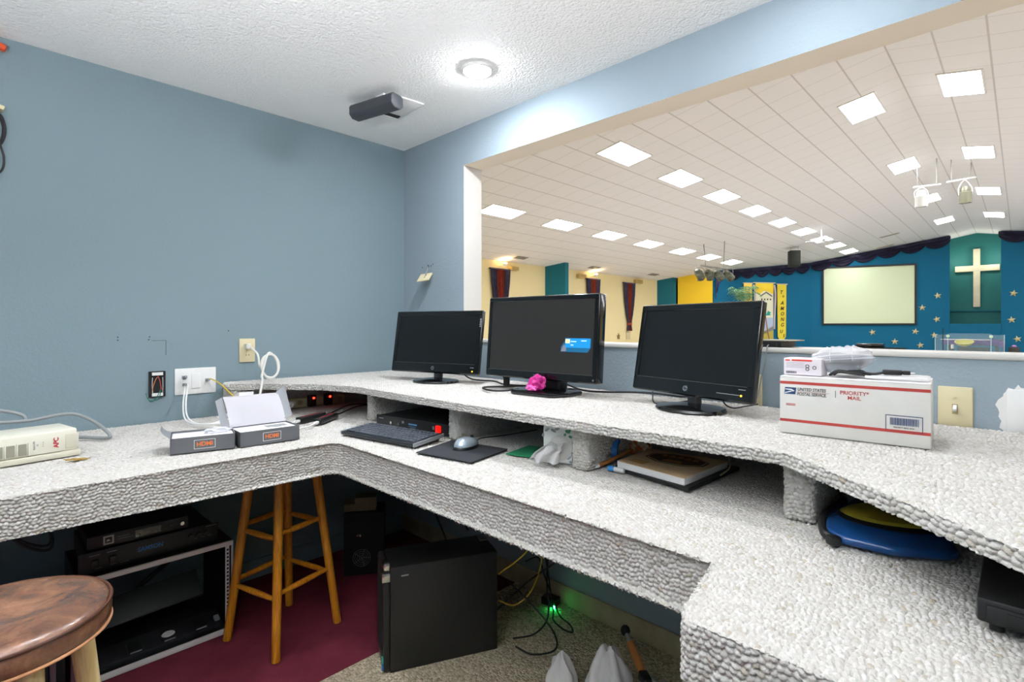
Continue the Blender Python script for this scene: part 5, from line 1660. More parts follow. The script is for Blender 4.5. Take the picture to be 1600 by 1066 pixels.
# tissue box with a crumpled tissue, lying on its side
t = thing('tissue_box', 'tissue box with green leaf print on its side, white tissue hanging out', 'tissue box', (1.26, 0.985, ZD))
ax = Vector((0.42, -0.91, 0)).normalized()
ctr = Vector((1.245, 1.003, ZD + 0.055))
b = MB(); b.box(ctr, (0.088, 0.10, 0.108), math.atan2(ax.y, ax.x), bev=0.002); b.build('carton', mat('white leaf print card', '#dfe2df', 0.6), t)
Fb = fr(ctr - Vector((-ax.y, ax.x, 0)) * 0.0505, ax, (0, 0, 1))
b = MB(); b.lathe([(0, 0), (0.9, 0), (1, 0.0006), (0, 0.0008)], 32, M=Fb @ Matrix.Translation((0.008, -0.008, 0.0002)) @ Matrix.Diagonal((0.036, 0.038, 1, 1))); b.build('film_window', mat('clear film', '#c9c9c4', 0.2), t)
def leafshape(b, x, y, L, w_, a):
    M = Fb @ Matrix.Translation((x, y, 0)) @ Matrix.Rotation(a, 4, 'Z')
    b.prism([(0, 0), (L * 0.3, w_), (L * 0.7, w_ * 0.8), (L, 0), (L * 0.7, -w_ * 0.8), (L * 0.3, -w_)], -0.0002, 0.0007, M)
b = MB()
for x, y, L, w_, a in ((0.022, 0.045, 0.018, 0.005, -0.5), (0.030, 0.038, 0.016, 0.005, 0.9), (0.032, 0.028, 0.013, 0.004, -0.3), (0.024, 0.036, 0.012, 0.004, -2.0)): leafshape(b, x, y, L, w_, a)
b.build('green_leaf_print', mat('green print', '#2f7d52', 0.6), t, angle=0)
b = MB()
for x, y, L, w_, a in ((-0.040, 0.038, 0.018, 0.004, 0.6), (-0.022, 0.046, 0.020, 0.004, -0.5), (-0.010, 0.044, 0.018, 0.004, 0.3), (-0.046, 0.020, 0.014, 0.004, 1.4), (0.026, -0.040, 0.018, 0.005, 0.6), (0.034, -0.046, 0.014, 0.004, -0.3), (0.03, -0.032, 0.016, 0.004, 1.8)): leafshape(b, x, y, L, w_, a)
b.build('grey_leaf_print', mat('grey green print', '#7e8a8a', 0.6), t, angle=0)
b = MB()
def tis(u, v):
    w_ = 0.030 + 0.045 * v
    s = (u - 0.5)
    fold = 0.012 * math.sin(u * 13 + v * 3) * (0.3 + v) + 0.010 * noise.noise(Vector((u * 5, v * 5, 3)))
    p = ctr + ax * (0.008 + s * w_ * 1.2 - 0.040 * v) - Vector((-ax.y, ax.x, 0)) * (0.051 + 0.045 * v + fold)
    p.z = ZD + 0.046 + 0.020 * math.sin(v * 2.0) - 0.052 * v * v + 0.016 * math.sin(u * 8) * (1 - v) + 0.010 * noise.noise(Vector((u * 4, v * 4, 8)))
    return p
b.grid(tis, 30, 24); b.solid(0.0012); b.build('tissue', M_paper, t, angle=70)
b = MB(); b.prism([(1.165, 1.165), (1.20, 1.05), (1.33, 1.08), (1.30, 1.19)], ZD + 0.001, ZD + 0.004)
tag(b.build('green_card', mat('green card', '#1f7a52', 0.6), loc=(1.25, 1.12, ZD), angle=0), 'flat green card lying in bay left of tissue box', 'card')
# bay 3: notepad on a black clipboard, tape, wrapper, stick, tube
t = thing('clipboard', 'black clipboard lying in bay beneath the cream notepad', 'clipboard', (1.42, 0.735, ZD), 0)
poly = [(1.258, 0.828), (1.212, 0.582), (1.50, 0.568), (1.49, 0.835)]
b = MB(); b.prism(poly, ZD + 0.001, ZD + 0.010, bev=0.002, seg=1); b.build('board', M_black, t)
b = MB(); b.box((1.485, 0.70, ZD + 0.015), (0.03, 0.12, 0.010), 0.0, bev=0.003); b.build('clip', M_chrome, t)
t = thing('notepad', 'thick cream notepad with dark octagonal emblem on top of black clipboard', 'notepad', (1.42, 0.74, ZD + 0.010), 0)
b = MB(); b.prism([(1.254, 0.812), (1.223, 0.598), (1.465, 0.588), (1.445, 0.818)], ZD + 0.0105, ZD + 0.028, bev=0.001, seg=1); b.build('pages', M_paper, t)
b = MB(); b.prism([(1.254, 0.812), (1.223, 0.598), (1.465, 0.588), (1.445, 0.818)], ZD + 0.028, ZD + 0.0295); b.build('cover', mat('kraft tan cover', '#cdb08a', 0.6), t, angle=0)
b = MB(); b.prism([(1.275, 0.79), (1.305, 0.785), (1.300, 0.735), (1.268, 0.740)], ZD + 0.0295, ZD + 0.0302); b.build('tan_stain', mat('tan tape', '#b48f57', 0.6), t, angle=0)
em = Matrix.Translation((1.375, 0.695, ZD + 0.0297)) @ Matrix.Rotation(-1.55, 4, 'Z')
def octo(rx_, ry_): return [(rx_ * math.cos(PI / 8 + k * PI / 4) * 1.08, ry_ * math.sin(PI / 8 + k * PI / 4) * 1.08) for k in range(8)]
b = MB(); b.prism(octo(0.085, 0.055), 0, 0.0006, em); b.build('emblem_border', M_blackprint, t, angle=0)
b = MB(); b.prism(octo(0.080, 0.050), 0.0006, 0.0010, em); b.build('emblem_ring', mat('pale tan print', '#cfae7c', 0.6), t, angle=0)
b = MB(); b.prism(octo(0.077, 0.047), 0.0010, 0.0014, em); b.build('emblem_field', mat('dark brown print', '#3a2413', 0.6), t, angle=0)
b = MB()
for k, (x, y, w_, h_) in enumerate(((-0.055, 0.012, 0.018, 0.02), (-0.032, 0.014, 0.018, 0.02), (-0.009, 0.015, 0.018, 0.02), (0.014, 0.014, 0.018, 0.02), (0.037, 0.012, 0.018, 0.02), (-0.03, -0.035, 0.06, 0.022))):
    b.prism([(x, y), (x + w_, y), (x + w_ * 0.85, y + h_), (x + w_ * 0.15, y + h_)], 0.0014, 0.0018, em)
b.build('emblem_shape', mat('ochre print', '#a87432', 0.6), t, angle=0)
t = thing('tape_roll', 'blue tape roll standing on edge in the bay right of tissue box', 'tape', (1.345, 0.893, ZD))
q_ = Vector((0.80, 0.35, 0)).normalized()
c = Vector((1.336, 0.886, ZD + 0.034))
Mt = Matrix.Translation(c) @ Vector((0.35, -0.94, 0.0)).to_track_quat('Z', 'Y').to_matrix().to_4x4()
b = MB(); b.lathe([(0.020, -0.024), (0.033, -0.024), (0.033, 0.024), (0.020, 0.024), (0.020, -0.024)], 40, M=Mt); b.build('tape', mat('blue tape', '#1f6fc0', 0.45), t)
b = MB(); b.lathe([(0.017, -0.0235), (0.020, -0.0235), (0.020, 0.0235), (0.017, 0.0235), (0.017, -0.0235)], 40, M=Mt); b.build('core', mat('card core', '#b08d5c', 0.8), t)
b = MB(); b.ico((1.44, 0.86, ZD + 0.030), 0.036, 4, (0.9, 1.0, 0.8), amp=0.6, freq=2.2, seed=1.0)
tag(b.build('snack_wrapper', mat('orange green wrapper', '#c9682a', 0.35, var=('#e7dcc0', 40, 0.06)), loc=(1.44, 0.86, ZD), angle=15), 'crumpled orange and cream wrapper behind the blue tape roll', 'wrapper')
t = thing('paint_brush', 'orange wooden stick with white tip beside blue tape roll', 'stick', (1.27, 0.885, ZD))
b = MB(); b.tube([(1.245, 0.868, ZD + 0.006), (1.30, 0.855, ZD + 0.018), (1.37, 0.84, ZD + 0.034)], 0.0055, 8); b.build('handle', mat('orange brown wood', '#b9773c', 0.5), t)
b = MB(); b.cyl((1.245, 0.868, ZD + 0.006), (1.232, 0.871, ZD + 0.0045), 0.0055, 0.0045, 10); b.build('tip', M_paper, t)
t = thing('glue_tube', 'small white tube with blue cap before the notepad corner', 'tube', (1.245, 0.83, ZD))
b = MB(); b.cyl((1.240, 0.812, ZD + 0.008), (1.243, 0.783, ZD + 0.008), 0.007); b.build('tube_body', M_white, t)
b = MB(); b.cyl((1.238, 0.830, ZD + 0.008), (1.240, 0.812, ZD + 0.008), 0.0078); b.build('cap', mat('blue cap', '#2f83c4', 0.4), t)
cable('thin_cable', 'thin pale wire lying behind notepad in the bay', [(1.60, 0.66, ZD + 0.03), (1.50, 0.60, ZD + 0.03), (1.43, 0.57, ZD + 0.02), (1.38, 0.575, ZD + 0.008)], 0.002, M_ivory)
# bay 4: blue tray with yellow oval
t = thing('blue_tray', 'glossy dark blue tray with olive yellow oval lying under right end of shelf', 'tray', (1.32, 0.20, ZD), 0)
poly = [(1.140, 0.272), (1.114, 0.240), (1.118, 0.16), (1.160, 0.090), (1.185, 0.075), (1.40, 0.14), (1.46, 0.19), (1.43, 0.27), (1.20, 0.288)]
b = MB(); b.prism(poly, ZD + 0.002, ZD + 0.020, bev=0.008, seg=3); b.build('tray_body', mat('glossy blue plastic', '#14447c', 0.25), t)
Mo = Matrix.Translation((1.285, 0.180, ZD + 0.020)) @ Matrix.Rotation(-1.05, 4, 'Z')
b = MB(); b.lathe([(0, 0.004), (0.9, 0.004), (1, 0.0), (0, 0)], 40, M=Mo @ Matrix.Diagonal((0.105, 0.075, 1, 1))); b.build('oval_rim', M_black, t)
b = MB(); b.lathe([(0, 0.010), (0.9, 0.009), (1, 0.003), (0, 0.003)], 40, M=Mo @ Matrix.Translation((0.0, 0.006, 0)) @ Matrix.Diagonal((0.096, 0.066, 1, 1))); b.build('oval_pad', mat('olive yellow pad', '#a8972a', 0.5), t)
b = MB(); b.tube([(1.112, 0.246, ZD + 0.008), (1.135, 0.272, ZD + 0.012), (1.22, 0.290, ZD + 0.016), (1.36, 0.286, ZD + 0.014)], 0.008, 10); b.build('black_edge', M_cord, t)
b = MB(); b.box((1.108, 0.250, ZD + 0.010), (0.020, 0.022, 0.018), 0.9, bev=0.005); b.build('corner_clip', M_black, t)
# black device at the right edge
t = thing('black_console', 'black electronic console partly under shelf at right edge of desk', 'console', (1.06, -0.10, ZD), math.radians(-90))
Mc = L4((0.935, 0.044, ZD), math.radians(-90))
b = MB(); bx(b, 0.0, 0.30, 0.0, 0.26, 0.012, 0.045, 0.005, Mc); b.build('case', M_black, t)
b = MB(); bx(b, 0.01, 0.29, -0.003, 0.008, 0.014, 0.038, 0.002, Mc); b.build('front_panel', M_black_matte, t)
for x in (0.03, 0.085, 0.14):
    b = MB(); bx(b, x, x + 0.035, -0.005, 0.0, 0.017, 0.034, 0.001, Mc); b.build('slot', mat('deep black', '#050506', 0.6), t)
b = MB()
for k in range(6): b.cyl(Mc @ Vector((0.07 + 0.008 * (k % 3), 0.03 + 0.010 * (k // 3), 0.045)), Mc @ Vector((0.07 + 0.008 * (k % 3), 0.03 + 0.010 * (k // 3), 0.0465)), 0.0015, seg=8)
b.build('indicator', M_chrome, t)
for x, y in ((0.02, 0.02), (0.28, 0.02), (0.02, 0.24), (0.28, 0.24)):
    b = MB(); b.cyl(Mc @ Vector((x, y, 0)), Mc @ Vector((x, y, 0.014)), 0.008); b.build('foot', M_cord, t)
# ------------------------------------------------------------------ stools
def stool_leg(b, p0, p1, r0, r1, seg=16):
    p0, p1 = Vector(p0), Vector(p1)
    n = 10
    pts = [p0.lerp(p1, i / n) for i in range(n + 1)]
    rr = [r0 + (r1 - r0) * (i / n) for i in range(n + 1)]
    b.tube(pts, rr, seg, raw=True)
def wood(name, c1, c2, sc):
    m = mat(name, c1, 0.35, coat=0.25)
    nt = m.node_tree
    bs = nt.nodes['Principled BSDF']
    tc = nt.nodes.new('ShaderNodeTexCoord')
    mp = nt.nodes.new('ShaderNodeMapping')
    mp.inputs['Scale'].default_value = (sc, sc, sc * 0.06)
    ns = nt.nodes.new('ShaderNodeTexNoise')
    ns.inputs['Scale'].default_value = 1.0
    ns.inputs['Detail'].default_value = 6
    ns.inputs['Distortion'].default_value = 1.5
    nt.links.new(tc.outputs['Object'], mp.inputs[0])
    nt.links.new(mp.outputs[0], ns.inputs['Vector'])
    cr = nt.nodes.new('ShaderNodeValToRGB')
    cr.color_ramp.elements[0].position = 0.38
    cr.color_ramp.elements[1].position = 0.68
    cr.color_ramp.elements[0].color = lin(c1)
    cr.color_ramp.elements[1].color = lin(c2)
    nt.links.new(ns.outputs['Fac'], cr.inputs['Fac'])
    nt.links.new(cr.outputs['Color'], bs.inputs['Base Color'])
    return m
M_oak = wood('golden oak', '#d08a24', '#a8630f', 90)
M_birch = wood('pale birch', '#ecd9a4', '#cfae68', 60)

# tall oak stool pushed under the left desk run
c = Vector((0.853, 2.105))
feet = [(0.676, 2.2), (0.754, 1.928), (1.033, 2.01), (0.951, 2.285)]
t = thing('wooden_stool', 'golden oak stool with round rungs standing under the left desk run', 'stool', (c.x, c.y, 0))
def legp(i, z):
    f = Vector(feet[i])
    p = c + (f - c) * (1 - 0.4 * z / 0.62)
    return Vector((p.x, p.y, z))
for i in range(4):
    b = MB(); stool_leg(b, legp(i, 0.001), legp(i, 0.64), 0.0155, 0.0175); b.build('leg', M_oak, t)
for i in range(4):
    for z_ in (0.21, 0.42):
        j = (i + 1) % 4
        zz = z_ + (0.018 if i % 2 else 0.0)
        p, q_ = legp(i, zz), legp(j, zz)
        n_ = 8
        b = MB(); b.tube([p.lerp(q_, k / n_) for k in range(n_ + 1)], [0.007 + 0.004 * math.sin(PI * k / n_) for k in range(n_ + 1)], 12, raw=True); b.build('rung', M_oak, t)
b = MB(); b.lathe([(0, 0.63), (0.140, 0.63), (0.152, 0.64), (0.152, 0.652), (0.142, 0.662), (0, 0.664)], 40, (c.x, c.y, 0)); b.build('seat', M_oak, t)

# leather topped stool in the near left corner
m = mat('brown leather', '#7a4326', 0.27, spec=0.6, coat=0.15)
nt = m.node_tree
bs = nt.nodes['Principled BSDF']
tc = nt.nodes.new('ShaderNodeTexCoord')
ns = nt.nodes.new('ShaderNodeTexNoise')
ns.inputs['Scale'].default_value = 13
ns.inputs['Detail'].default_value = 8
ns.inputs['Roughness'].default_value = 0.62
ns.inputs['Distortion'].default_value = 0.6
nt.links.new(tc.outputs['Object'], ns.inputs['Vector'])
cr = nt.nodes.new('ShaderNodeValToRGB')
cr.color_ramp.elements[0].position = 0.33
cr.color_ramp.elements[0].color = lin('#43302a')
cr.color_ramp.elements[1].position = 0.70
cr.color_ramp.elements[1].color = lin('#93694f')
e = cr.color_ramp.elements.new(0.5)
e.color = lin('#714d39')
nt.links.new(ns.outputs['Fac'], cr.inputs['Fac'])
nt.links.new(cr.outputs['Color'], bs.inputs['Base Color'])
n2 = nt.nodes.new('ShaderNodeTexNoise')
n2.inputs['Scale'].default_value = 160
n2.inputs['Detail'].default_value = 4
nt.links.new(tc.outputs['Object'], n2.inputs['Vector'])
bp = nt.nodes.new('ShaderNodeBump')
bp.inputs['Strength'].default_value = 0.18
bp.inputs['Distance'].default_value = 0.004
nt.links.new(n2.outputs['Fac'], bp.inputs['Height'])
nt.links.new(bp.outputs['Normal'], bs.inputs['Normal'])
M_leather = m
SCx, SCy, SZ = 0.030, 1.400, 0.664
t = thing('leather_stool', 'stool with round brown leather seat and pale legs in near left corner', 'stool', (SCx, SCy, 0))
b = MB()
R = 0.170
b.lathe([(0, SZ - 0.004), (0.06, SZ + 0.002), (0.12, SZ + 0.004), (0.148, SZ + 0.0015), (0.162, SZ - 0.004), (R - 0.0015, SZ - 0.012),
         (R + 0.002, SZ - 0.030), (R + 0.001, SZ - 0.046), (R - 0.004, SZ - 0.052), (0, SZ - 0.052)], 72, (SCx, SCy, 0))
b.build('seat', M_leather, t, angle=60)
b = MB()
b.tube([(SCx + (R + 0.0005) * math.cos(a), SCy + (R + 0.0005) * math.sin(a), SZ - 0.0105) for a in [2 * PI * k / 90 for k in range(90)]], 0.0032, 8, closed=True, raw=True)
b.build('top_piping', mat('dark brown piping', '#4b2a1c', 0.4), t)
b = MB()
b.tube([(SCx + R * math.cos(a), SCy + R * math.sin(a), SZ - 0.052) for a in [2 * PI * k / 90 for k in range(90)]], 0.0032, 8, closed=True, raw=True)
b.build('bottom_piping', mat('light copper piping', '#c08a62', 0.4), t)
lt = [(0.118, 0.062), (0.022, 0.131), (-0.118, 0.02), (0.03, -0.115)]
lt = [(math.cos(a) * 0.125, math.sin(a) * 0.125) for a in (0.28, 0.28 + PI / 2, 0.28 + PI, 0.28 + 1.5 * PI)]
for i, (x, y) in enumerate(lt):
    b = MB(); stool_leg(b, (SCx + x * 1.55, SCy + y * 1.55, 0.001), (SCx + x, SCy + y, SZ - 0.054), 0.017, 0.0215, 20); b.build('leg', M_birch, t)
for i in range(4):
    for z_ in (0.20, 0.34):
        zz = z_ + (0.02 if i % 2 else 0)
        k_ = 1.55 - 0.55 * zz / 0.61
        p = Vector((SCx + lt[i][0] * k_, SCy + lt[i][1] * k_, zz)); q_ = Vector((SCx + lt[(i + 1) % 4][0] * k_, SCy + lt[(i + 1) % 4][1] * k_, zz))
        b = MB(); b.tube([p, p.lerp(q_, .5), q_], [0.009, 0.012, 0.009], 12, raw=True); b.build('rung', M_birch, t)

# ------------------------------------------------------------------ equipment under the left desk
RX0, RX1, RY, RZ = 0.232, 0.712, 2.25, 0.362
M_rackw = mat('pale rack metal', '#efece7', 0.35)
M_case = mat('black case laminate', '#0e0f10', 0.6)
t = thing('equipment_rack', 'black rack case with silver edging standing under left desk run', 'rack', ((RX0 + RX1) / 2, RY + 0.17, 0))
b = MB()
b.box(((RX0 + RX1) / 2, RY + 0.17, RZ - 0.006), (RX1 - RX0, 0.34, 0.012)); b.box(((RX0 + RX1) / 2, RY + 0.17, 0.014), (RX1 - RX0, 0.34, 0.012))
b.box((RX0 + 0.006, RY + 0.17, RZ / 2), (0.012, 0.34, RZ - 0.02)); b.box((RX1 - 0.006, RY + 0.17, RZ / 2), (0.012, 0.34, RZ - 0.02))
b.build('case', M_case, t, angle=0)
b = MB(); b.box(((RX0 + RX1) / 2, RY - 0.002, RZ - 0.008), (RX1 - RX0, 0.012, 0.018), bev=0.003); b.build('top_edge', M_rackw, t)
b = MB(); b.box(((RX0 + RX1) / 2, RY - 0.002, 0.012), (RX1 - RX0, 0.012, 0.020), bev=0.003); b.build('bottom_edge', M_rackw, t)
b = MB()
zz0, zz1 = 0.022, RZ - 0.016
b.box((RX1 - 0.003, RY - 0.002, (zz0 + zz1) / 2), (0.006, 0.012, zz1 - zz0), bev=0.002)
b.box((RX1 - 0.018, RY + 0.004, (zz0 + zz1) / 2), (0.016, 0.003, zz1 - zz0))
b.build('side_rail', M_rackw, t)
b = MB()
k = 0
z_ = zz0 + 0.01
while z_ < zz1 - 0.008:
    b.box((RX1 - 0.018, RY + 0.002, z_), (0.006, 0.003, 0.007)); z_ += 0.0148
b.build('rail_hole', M_black_matte, t, angle=0)
b = MB(); b.box((RX0 + 0.018, RY + 0.004, (zz0 + zz1) / 2), (0.016, 0.003, zz1 - zz0)); b.build('side_rail', M_rackw, t)
b = MB(); b.box(((RX0 + RX1) / 2, RY + 0.30, 0.255), (RX1 - RX0 - 0.03, 0.01, 0.045)); b.build('back_brace', M_black, t, angle=0)
b = MB(); b.cyl((RX0 + 0.12, RY + 0.28, 0.10), (RX1 - 0.07, RY + 0.30, 0.29), 0.010); b.build('diagonal_strap', M_cord, t)
# rack power conditioner lying at the bottom of the rack
t = thing('rack_power_bar', 'black power bar with outlet covers inside bottom of the rack case', 'power bar', ((RX0 + RX1) / 2, RY + 0.07, 0.02))
b = MB(); b.box(((RX0 + RX1) / 2, RY + 0.075, 0.034), (RX1 - RX0 - 0.05, 0.10, 0.022), rot=rx(0.2), bev=0.004); b.build('body', mat('dark grey bar', '#1f2022', 0.5), t)
for x in (0.40, 0.505, 0.61):
    b = MB(); b.box((x, RY + 0.060, 0.047), (0.045, 0.055, 0.006), rot=rx(0.25), bev=0.002); b.build('outlet_cover', M_black, t)
    b = MB(); b.box((x, RY + 0.030, 0.042), (0.034, 0.004, 0.003), rot=rx(0.25)); b.build('cover_edge', M_greyprint, t, angle=0)
b = MB(); b.lathe([(0, 0.003), (0.9, 0.003), (1, 0), (0, 0)], 28, M=Matrix.Translation((0.505, RY + 0.058, 0.0505)) @ Matrix.Rotation(0.25, 4, 'X') @ Matrix.Diagonal((0.022, 0.015, 1, 1))); b.build('round_label', M_whiteprint, t)
b = MB(); b.box((0.668, RY + 0.05, 0.050), (0.018, 0.024, 0.012), rot=rx(0.25), bev=0.002); b.build('switch', M_greyprint, t)
# something pale folded inside the rack
b = MB(); b.prism([(-0.16, -0.06), (0.17, -0.05), (0.16, 0.06), (-0.17, 0.05)], 0.0, 0.02, L4((0.48, RY + 0.20, 0.14)) @ Matrix.Rotation(0.9, 4, 'X') @ Matrix.Rotation(-0.06, 4, 'Y'), bev=0.006)
tag(b.build('grey_folder', mat('grey green folder', '#2a302d', 0.5), loc=(0.48, RY + 0.20, 0.10)), 'grey green plastic folder propped inside the rack case', 'folder')

# two rack units on top
Mr = L4((0.238, 2.285, RZ + 0.002), 0.0)
def rbox(b, x0, x1, y0, y1, z0, z1, bev=0.0): bx(b, x0, x1, y0, y1, z0, z1, bev, Mr)
t = thing('power_amplifier', 'black rack amplifier with blue lettering on top of the rack case', 'amplifier', (0.45, 2.42, RZ + 0.001))
b = MB(); rbox(b, 0.02, 0.41, 0.0, 0.30, 0.004, 0.072, 0.002); b.build('chassis', M_black_matte, t)
b = MB(); rbox(b, 0.0, 0.43, -0.005, 0.0, 0.002, 0.074, 0.001); b.build('front_panel', mat('dark panel', '#17181a', 0.45), t)
Fr_ = Mr @ Matrix(((1, 0, 0, 0), (0, 0, -1, 0), (0, 1, 0, 0), (0, 0, 0, 1))) @ Matrix.Translation((0, 0, 0.0054))
b = MB(); b.text('SAMSON', Fr_ @ Matrix.Translation((0.205, 0.042, 0)), 0.021, bold=0.015, shear=0.15, width=0.95, depth=0.0003); b.build('lettering', mat('blue lettering', '#2f7fd0', 0.4), t, angle=0)
for x in (0.045, 0.095):
    b = MB(); b.box(Fr_ @ Vector((x, 0.034, 0.004)), (0.020, 0.008, 0.024), bev=0.002); b.build('rocker_switch', M_black, t)
b = MB()
for x0, y0, w_, h_ in ((0.030, 0.060, 0.03, 0.003), (0.078, 0.060, 0.028, 0.003), (0.045, 0.014, 0.02, 0.0015), (0.088, 0.016, 0.018, 0.0015), (0.116, 0.014, 0.025, 0.0015), (0.385, 0.066, 0.04, 0.0025), (0.345, 0.030, 0.012, 0.0015), (0.37, 0.030, 0.012, 0.0015), (0.392, 0.030, 0.014, 0.0015)):
    b.prism(rect(x0, y0, x0 + w_, y0 + h_), 0, 0.0004, Fr_)
b.build('panel_marking', M_greyprint, t, angle=0)
for x in (0.335, 0.362, 0.388):
    b = MB(); b.cyl(Fr_ @ Vector((x, 0.045, 0)), Fr_ @ Vector((x, 0.045, 0.012)), 0.009); b.build('dial', M_black, t)
Mr2 = L4((0.266, 2.300, RZ + 0.078), 0.0)
t = thing('equalizer_unit', 'slim dark grey rack unit with white badge on top of blue lettered amplifier', 'amplifier', (0.42, 2.42, RZ + 0.077))
b = MB(); bx(b, 0.0, 0.30, 0.0, 0.26, 0.002, 0.042, 0.002, Mr2); b.build('chassis', M_black_matte, t)
b = MB(); bx(b, -0.002, 0.302, -0.005, 0.0, 0.001, 0.044, 0.001, Mr2); b.build('front_panel', mat('charcoal panel', '#303235', 0.4, metal=0.3), t)
F2 = Mr2 @ Matrix(((1, 0, 0, 0), (0, 0, -1, 0), (0, 1, 0, 0), (0, 0, 0, 1))) @ Matrix.Translation((0, 0, 0.0054))
b = MB(); b.prism(rect(0.042, 0.008, 0.072, 0.038), 0, 0.0006, F2); b.build('badge', mat('pale badge', '#b9babc', 0.4), t, angle=0)
b = MB(); b.prism(rect(0.047, 0.013, 0.067, 0.033), 0.0006, 0.0009, F2); b.build('badge_square', M_black, t, angle=0)
b = MB(); b.text('JBL', F2 @ Matrix.Translation((0.057, 0.022, 0.0009)), 0.009, bold=0.02, depth=0.0002); b.build('lettering', M_whiteprint, t, angle=0)
b = MB(); b.prism(rect(0.135, 0.010, 0.215, 0.034), 0, 0.0006, F2); b.build('display_window', M_gloss, t, angle=0)
b = MB()
for x in (0.142, 0.170, 0.198): b.prism([(x, 0.016), (x + 0.010, 0.016), (x + 0.005, 0.022)], 0.0006, 0.0009, F2)
for x0, y0, w_ in ((0.082, 0.026, 0.035), (0.082, 0.018, 0.045)): b.prism(rect(x0, y0, x0 + w_, y0 + 0.0015), 0, 0.0004, F2)
b.build('panel_marking', M_greyprint, t, angle=0)
for x in (0.245, 0.280):
    b = MB(); b.cyl(F2 @ Vector((x, 0.023, 0)), F2 @ Vector((x, 0.023, 0.010)), 0.007 if x > .26 else 0.003); b.build('dial', M_chrome if x > .26 else M_black, t)
# second open rack seen between the legs of the near stool
M_mauve = mat('dark mauve rack metal', '#6d5a63', 0.4, metal=0.4)
t = thing('open_rack_frame', 'dark mauve rack frame of black gear behind the leather stool legs', 'rack', (0.03, 2.32, 0))
for x in (0.168, 0.218, -0.23, -0.29):
    b = MB(); b.box((x, 2.20, 0.16), (0.014, 0.02, 0.318), bev=0.002); b.build('upright', M_mauve, t)
b = MB()
for k in range(14): b.box((0.224, 2.188, 0.03 + k * 0.02), (0.006, 0.003, 0.009))
b.build('rail_hole', M_black_matte, t, angle=0)
b = MB(); b.box((-0.03, 2.36, 0.16), (0.46, 0.28, 0.30)); b.build('gear', M_black_matte, t, angle=0)
b = MB()
for x, z_ in ((0.13, 0.13), (0.13, 0.10), (0.126, 0.07), (0.08, 0.12)): b.box((x, 2.216, z_), (0.016, 0.008, 0.008))
b.build('fastener', M_chrome, t, angle=0)
# cables heaped left of the amplifiers
for k, (dy, lab) in enumerate(((0.0, 'grey cable hanging in a loop left of the amplifiers under desk'), (0.05, 'second grey cable hanging in a loop left of the amplifiers under desk'))):
    cable('hanging_cable', lab, [(0.10, 2.45 + dy, 0.69), (0.06, 2.44 + dy, 0.58), (0.10, 2.42 + dy, 0.48), (0.18, 2.42 + dy, 0.44), (0.17, 2.46 + dy, 0.55), (0.12, 2.47 + dy, 0.69)], 0.005, mat('dull grey cord', '#3c403f', 0.6))

# ------------------------------------------------------------------ computers on the floor
pc, pa = Vector((0.990, 1.572, 0.009)), math.radians(-25.0)
Mp = L4(pc, pa)                                     # x along the side to the rear, y across the width
t = thing('tower_computer', 'black tower computer with silver top handle on floor under right desk run', 'computer', pc, pa)
Wt, Lt, Ht = 0.172, 0.405, 0.365
b = MB(); bx(b, 0.012, Lt, 0.0, Wt, 0.0, Ht, 0.004, Mp); b.build('case', mat('black painted steel', '#131415', 0.45), t)
b = MB()
bx(b, -0.012, 0.012, 0.004, Wt - 0.004, 0.004, Ht - 0.002, 0.006, Mp)
b.build('front_bezel', M_black, t)
b = MB()
for k in range(30): bx(b, -0.014, -0.008, 0.012, Wt - 0.012, 0.05 + k * 0.0087, 0.0535 + k * 0.0087, 0, Mp)
b.build('grille', M_black_matte, t, angle=0)
b = MB(); bx(b, -0.016, 0.014, 0.002, 0.030, Ht - 0.050, Ht - 0.018, 0.004, Mp); bx(b, -0.010, 0.012, 0.004, 0.028, Ht - 0.014, Ht + 0.016, 0.005, Mp); b.build('handle', M_chrome, t)
b = MB(); bx(b, -0.0155, -0.011, 0.003, 0.022, 0.036, 0.054, 0, Mp); b.build('green_sticker', mat('green sticker', '#2fa089', 0.4), t, angle=0)
b = MB(); bx(b, -0.0155, -0.011, 0.003, 0.022, 0.012, 0.032, 0, Mp); b.build('blue_sticker', mat('blue sticker', '#2f6fc0', 0.4), t, angle=0)
b = MB(); bx(b, 0.05, 0.075, -0.0006, 0.001, Ht - 0.035, Ht - 0.030, 0, Mp); b.build('side_mark', M_greyprint, t, angle=0)
b = MB(); bx(b, Lt - 0.04, Lt - 0.005, 0.10, 0.16, Ht, Ht + 0.006, 0.001, Mp); b.build('rear_latch', M_chrome, t)
p2 = Vector((1.315, 2.375, 0.0)); a2_ = math.radians(40)
Mp2 = L4((1.24, 2.35, 0.001), math.radians(-35))
t = thing('old_computer', 'dark computer case with round fan grille in the corner behind oak stool', 'computer', (1.35, 2.45, 0), math.radians(-35))
b = MB(); bx(b, 0.0, 0.19, 0.0, 0.16, 0.0, 0.30, 0.003, Mp2); b.build('case', M_black_matte, t)
Fp = Mp2 @ Matrix(((1, 0, 0, 0), (0, 0, -1, 0), (0, 1, 0, 0), (0, 0, 0, 1)))
M_fan = mat('dull grey grille', '#6e7372', 0.4, metal=0.5)
b = MB()
for r_ in (0.012, 0.022, 0.032, 0.041):
    b.tube([Fp @ Vector((0.085 + r_ * math.cos(a), 0.085 + r_ * math.sin(a), 0.003)) for a in [2 * PI * k / 28 for k in range(28)]], 0.0012, 6, closed=True, raw=True)
for k in range(5):
    a = 2 * PI * k / 5
    b.tube([Fp @ Vector((0.085, 0.085, 0.003)), Fp @ Vector((0.085 + 0.043 * math.cos(a), 0.085 + 0.043 * math.sin(a), 0.003))], 0.0012, 6, raw=True)
b.build('fan_grille', M_fan, t)
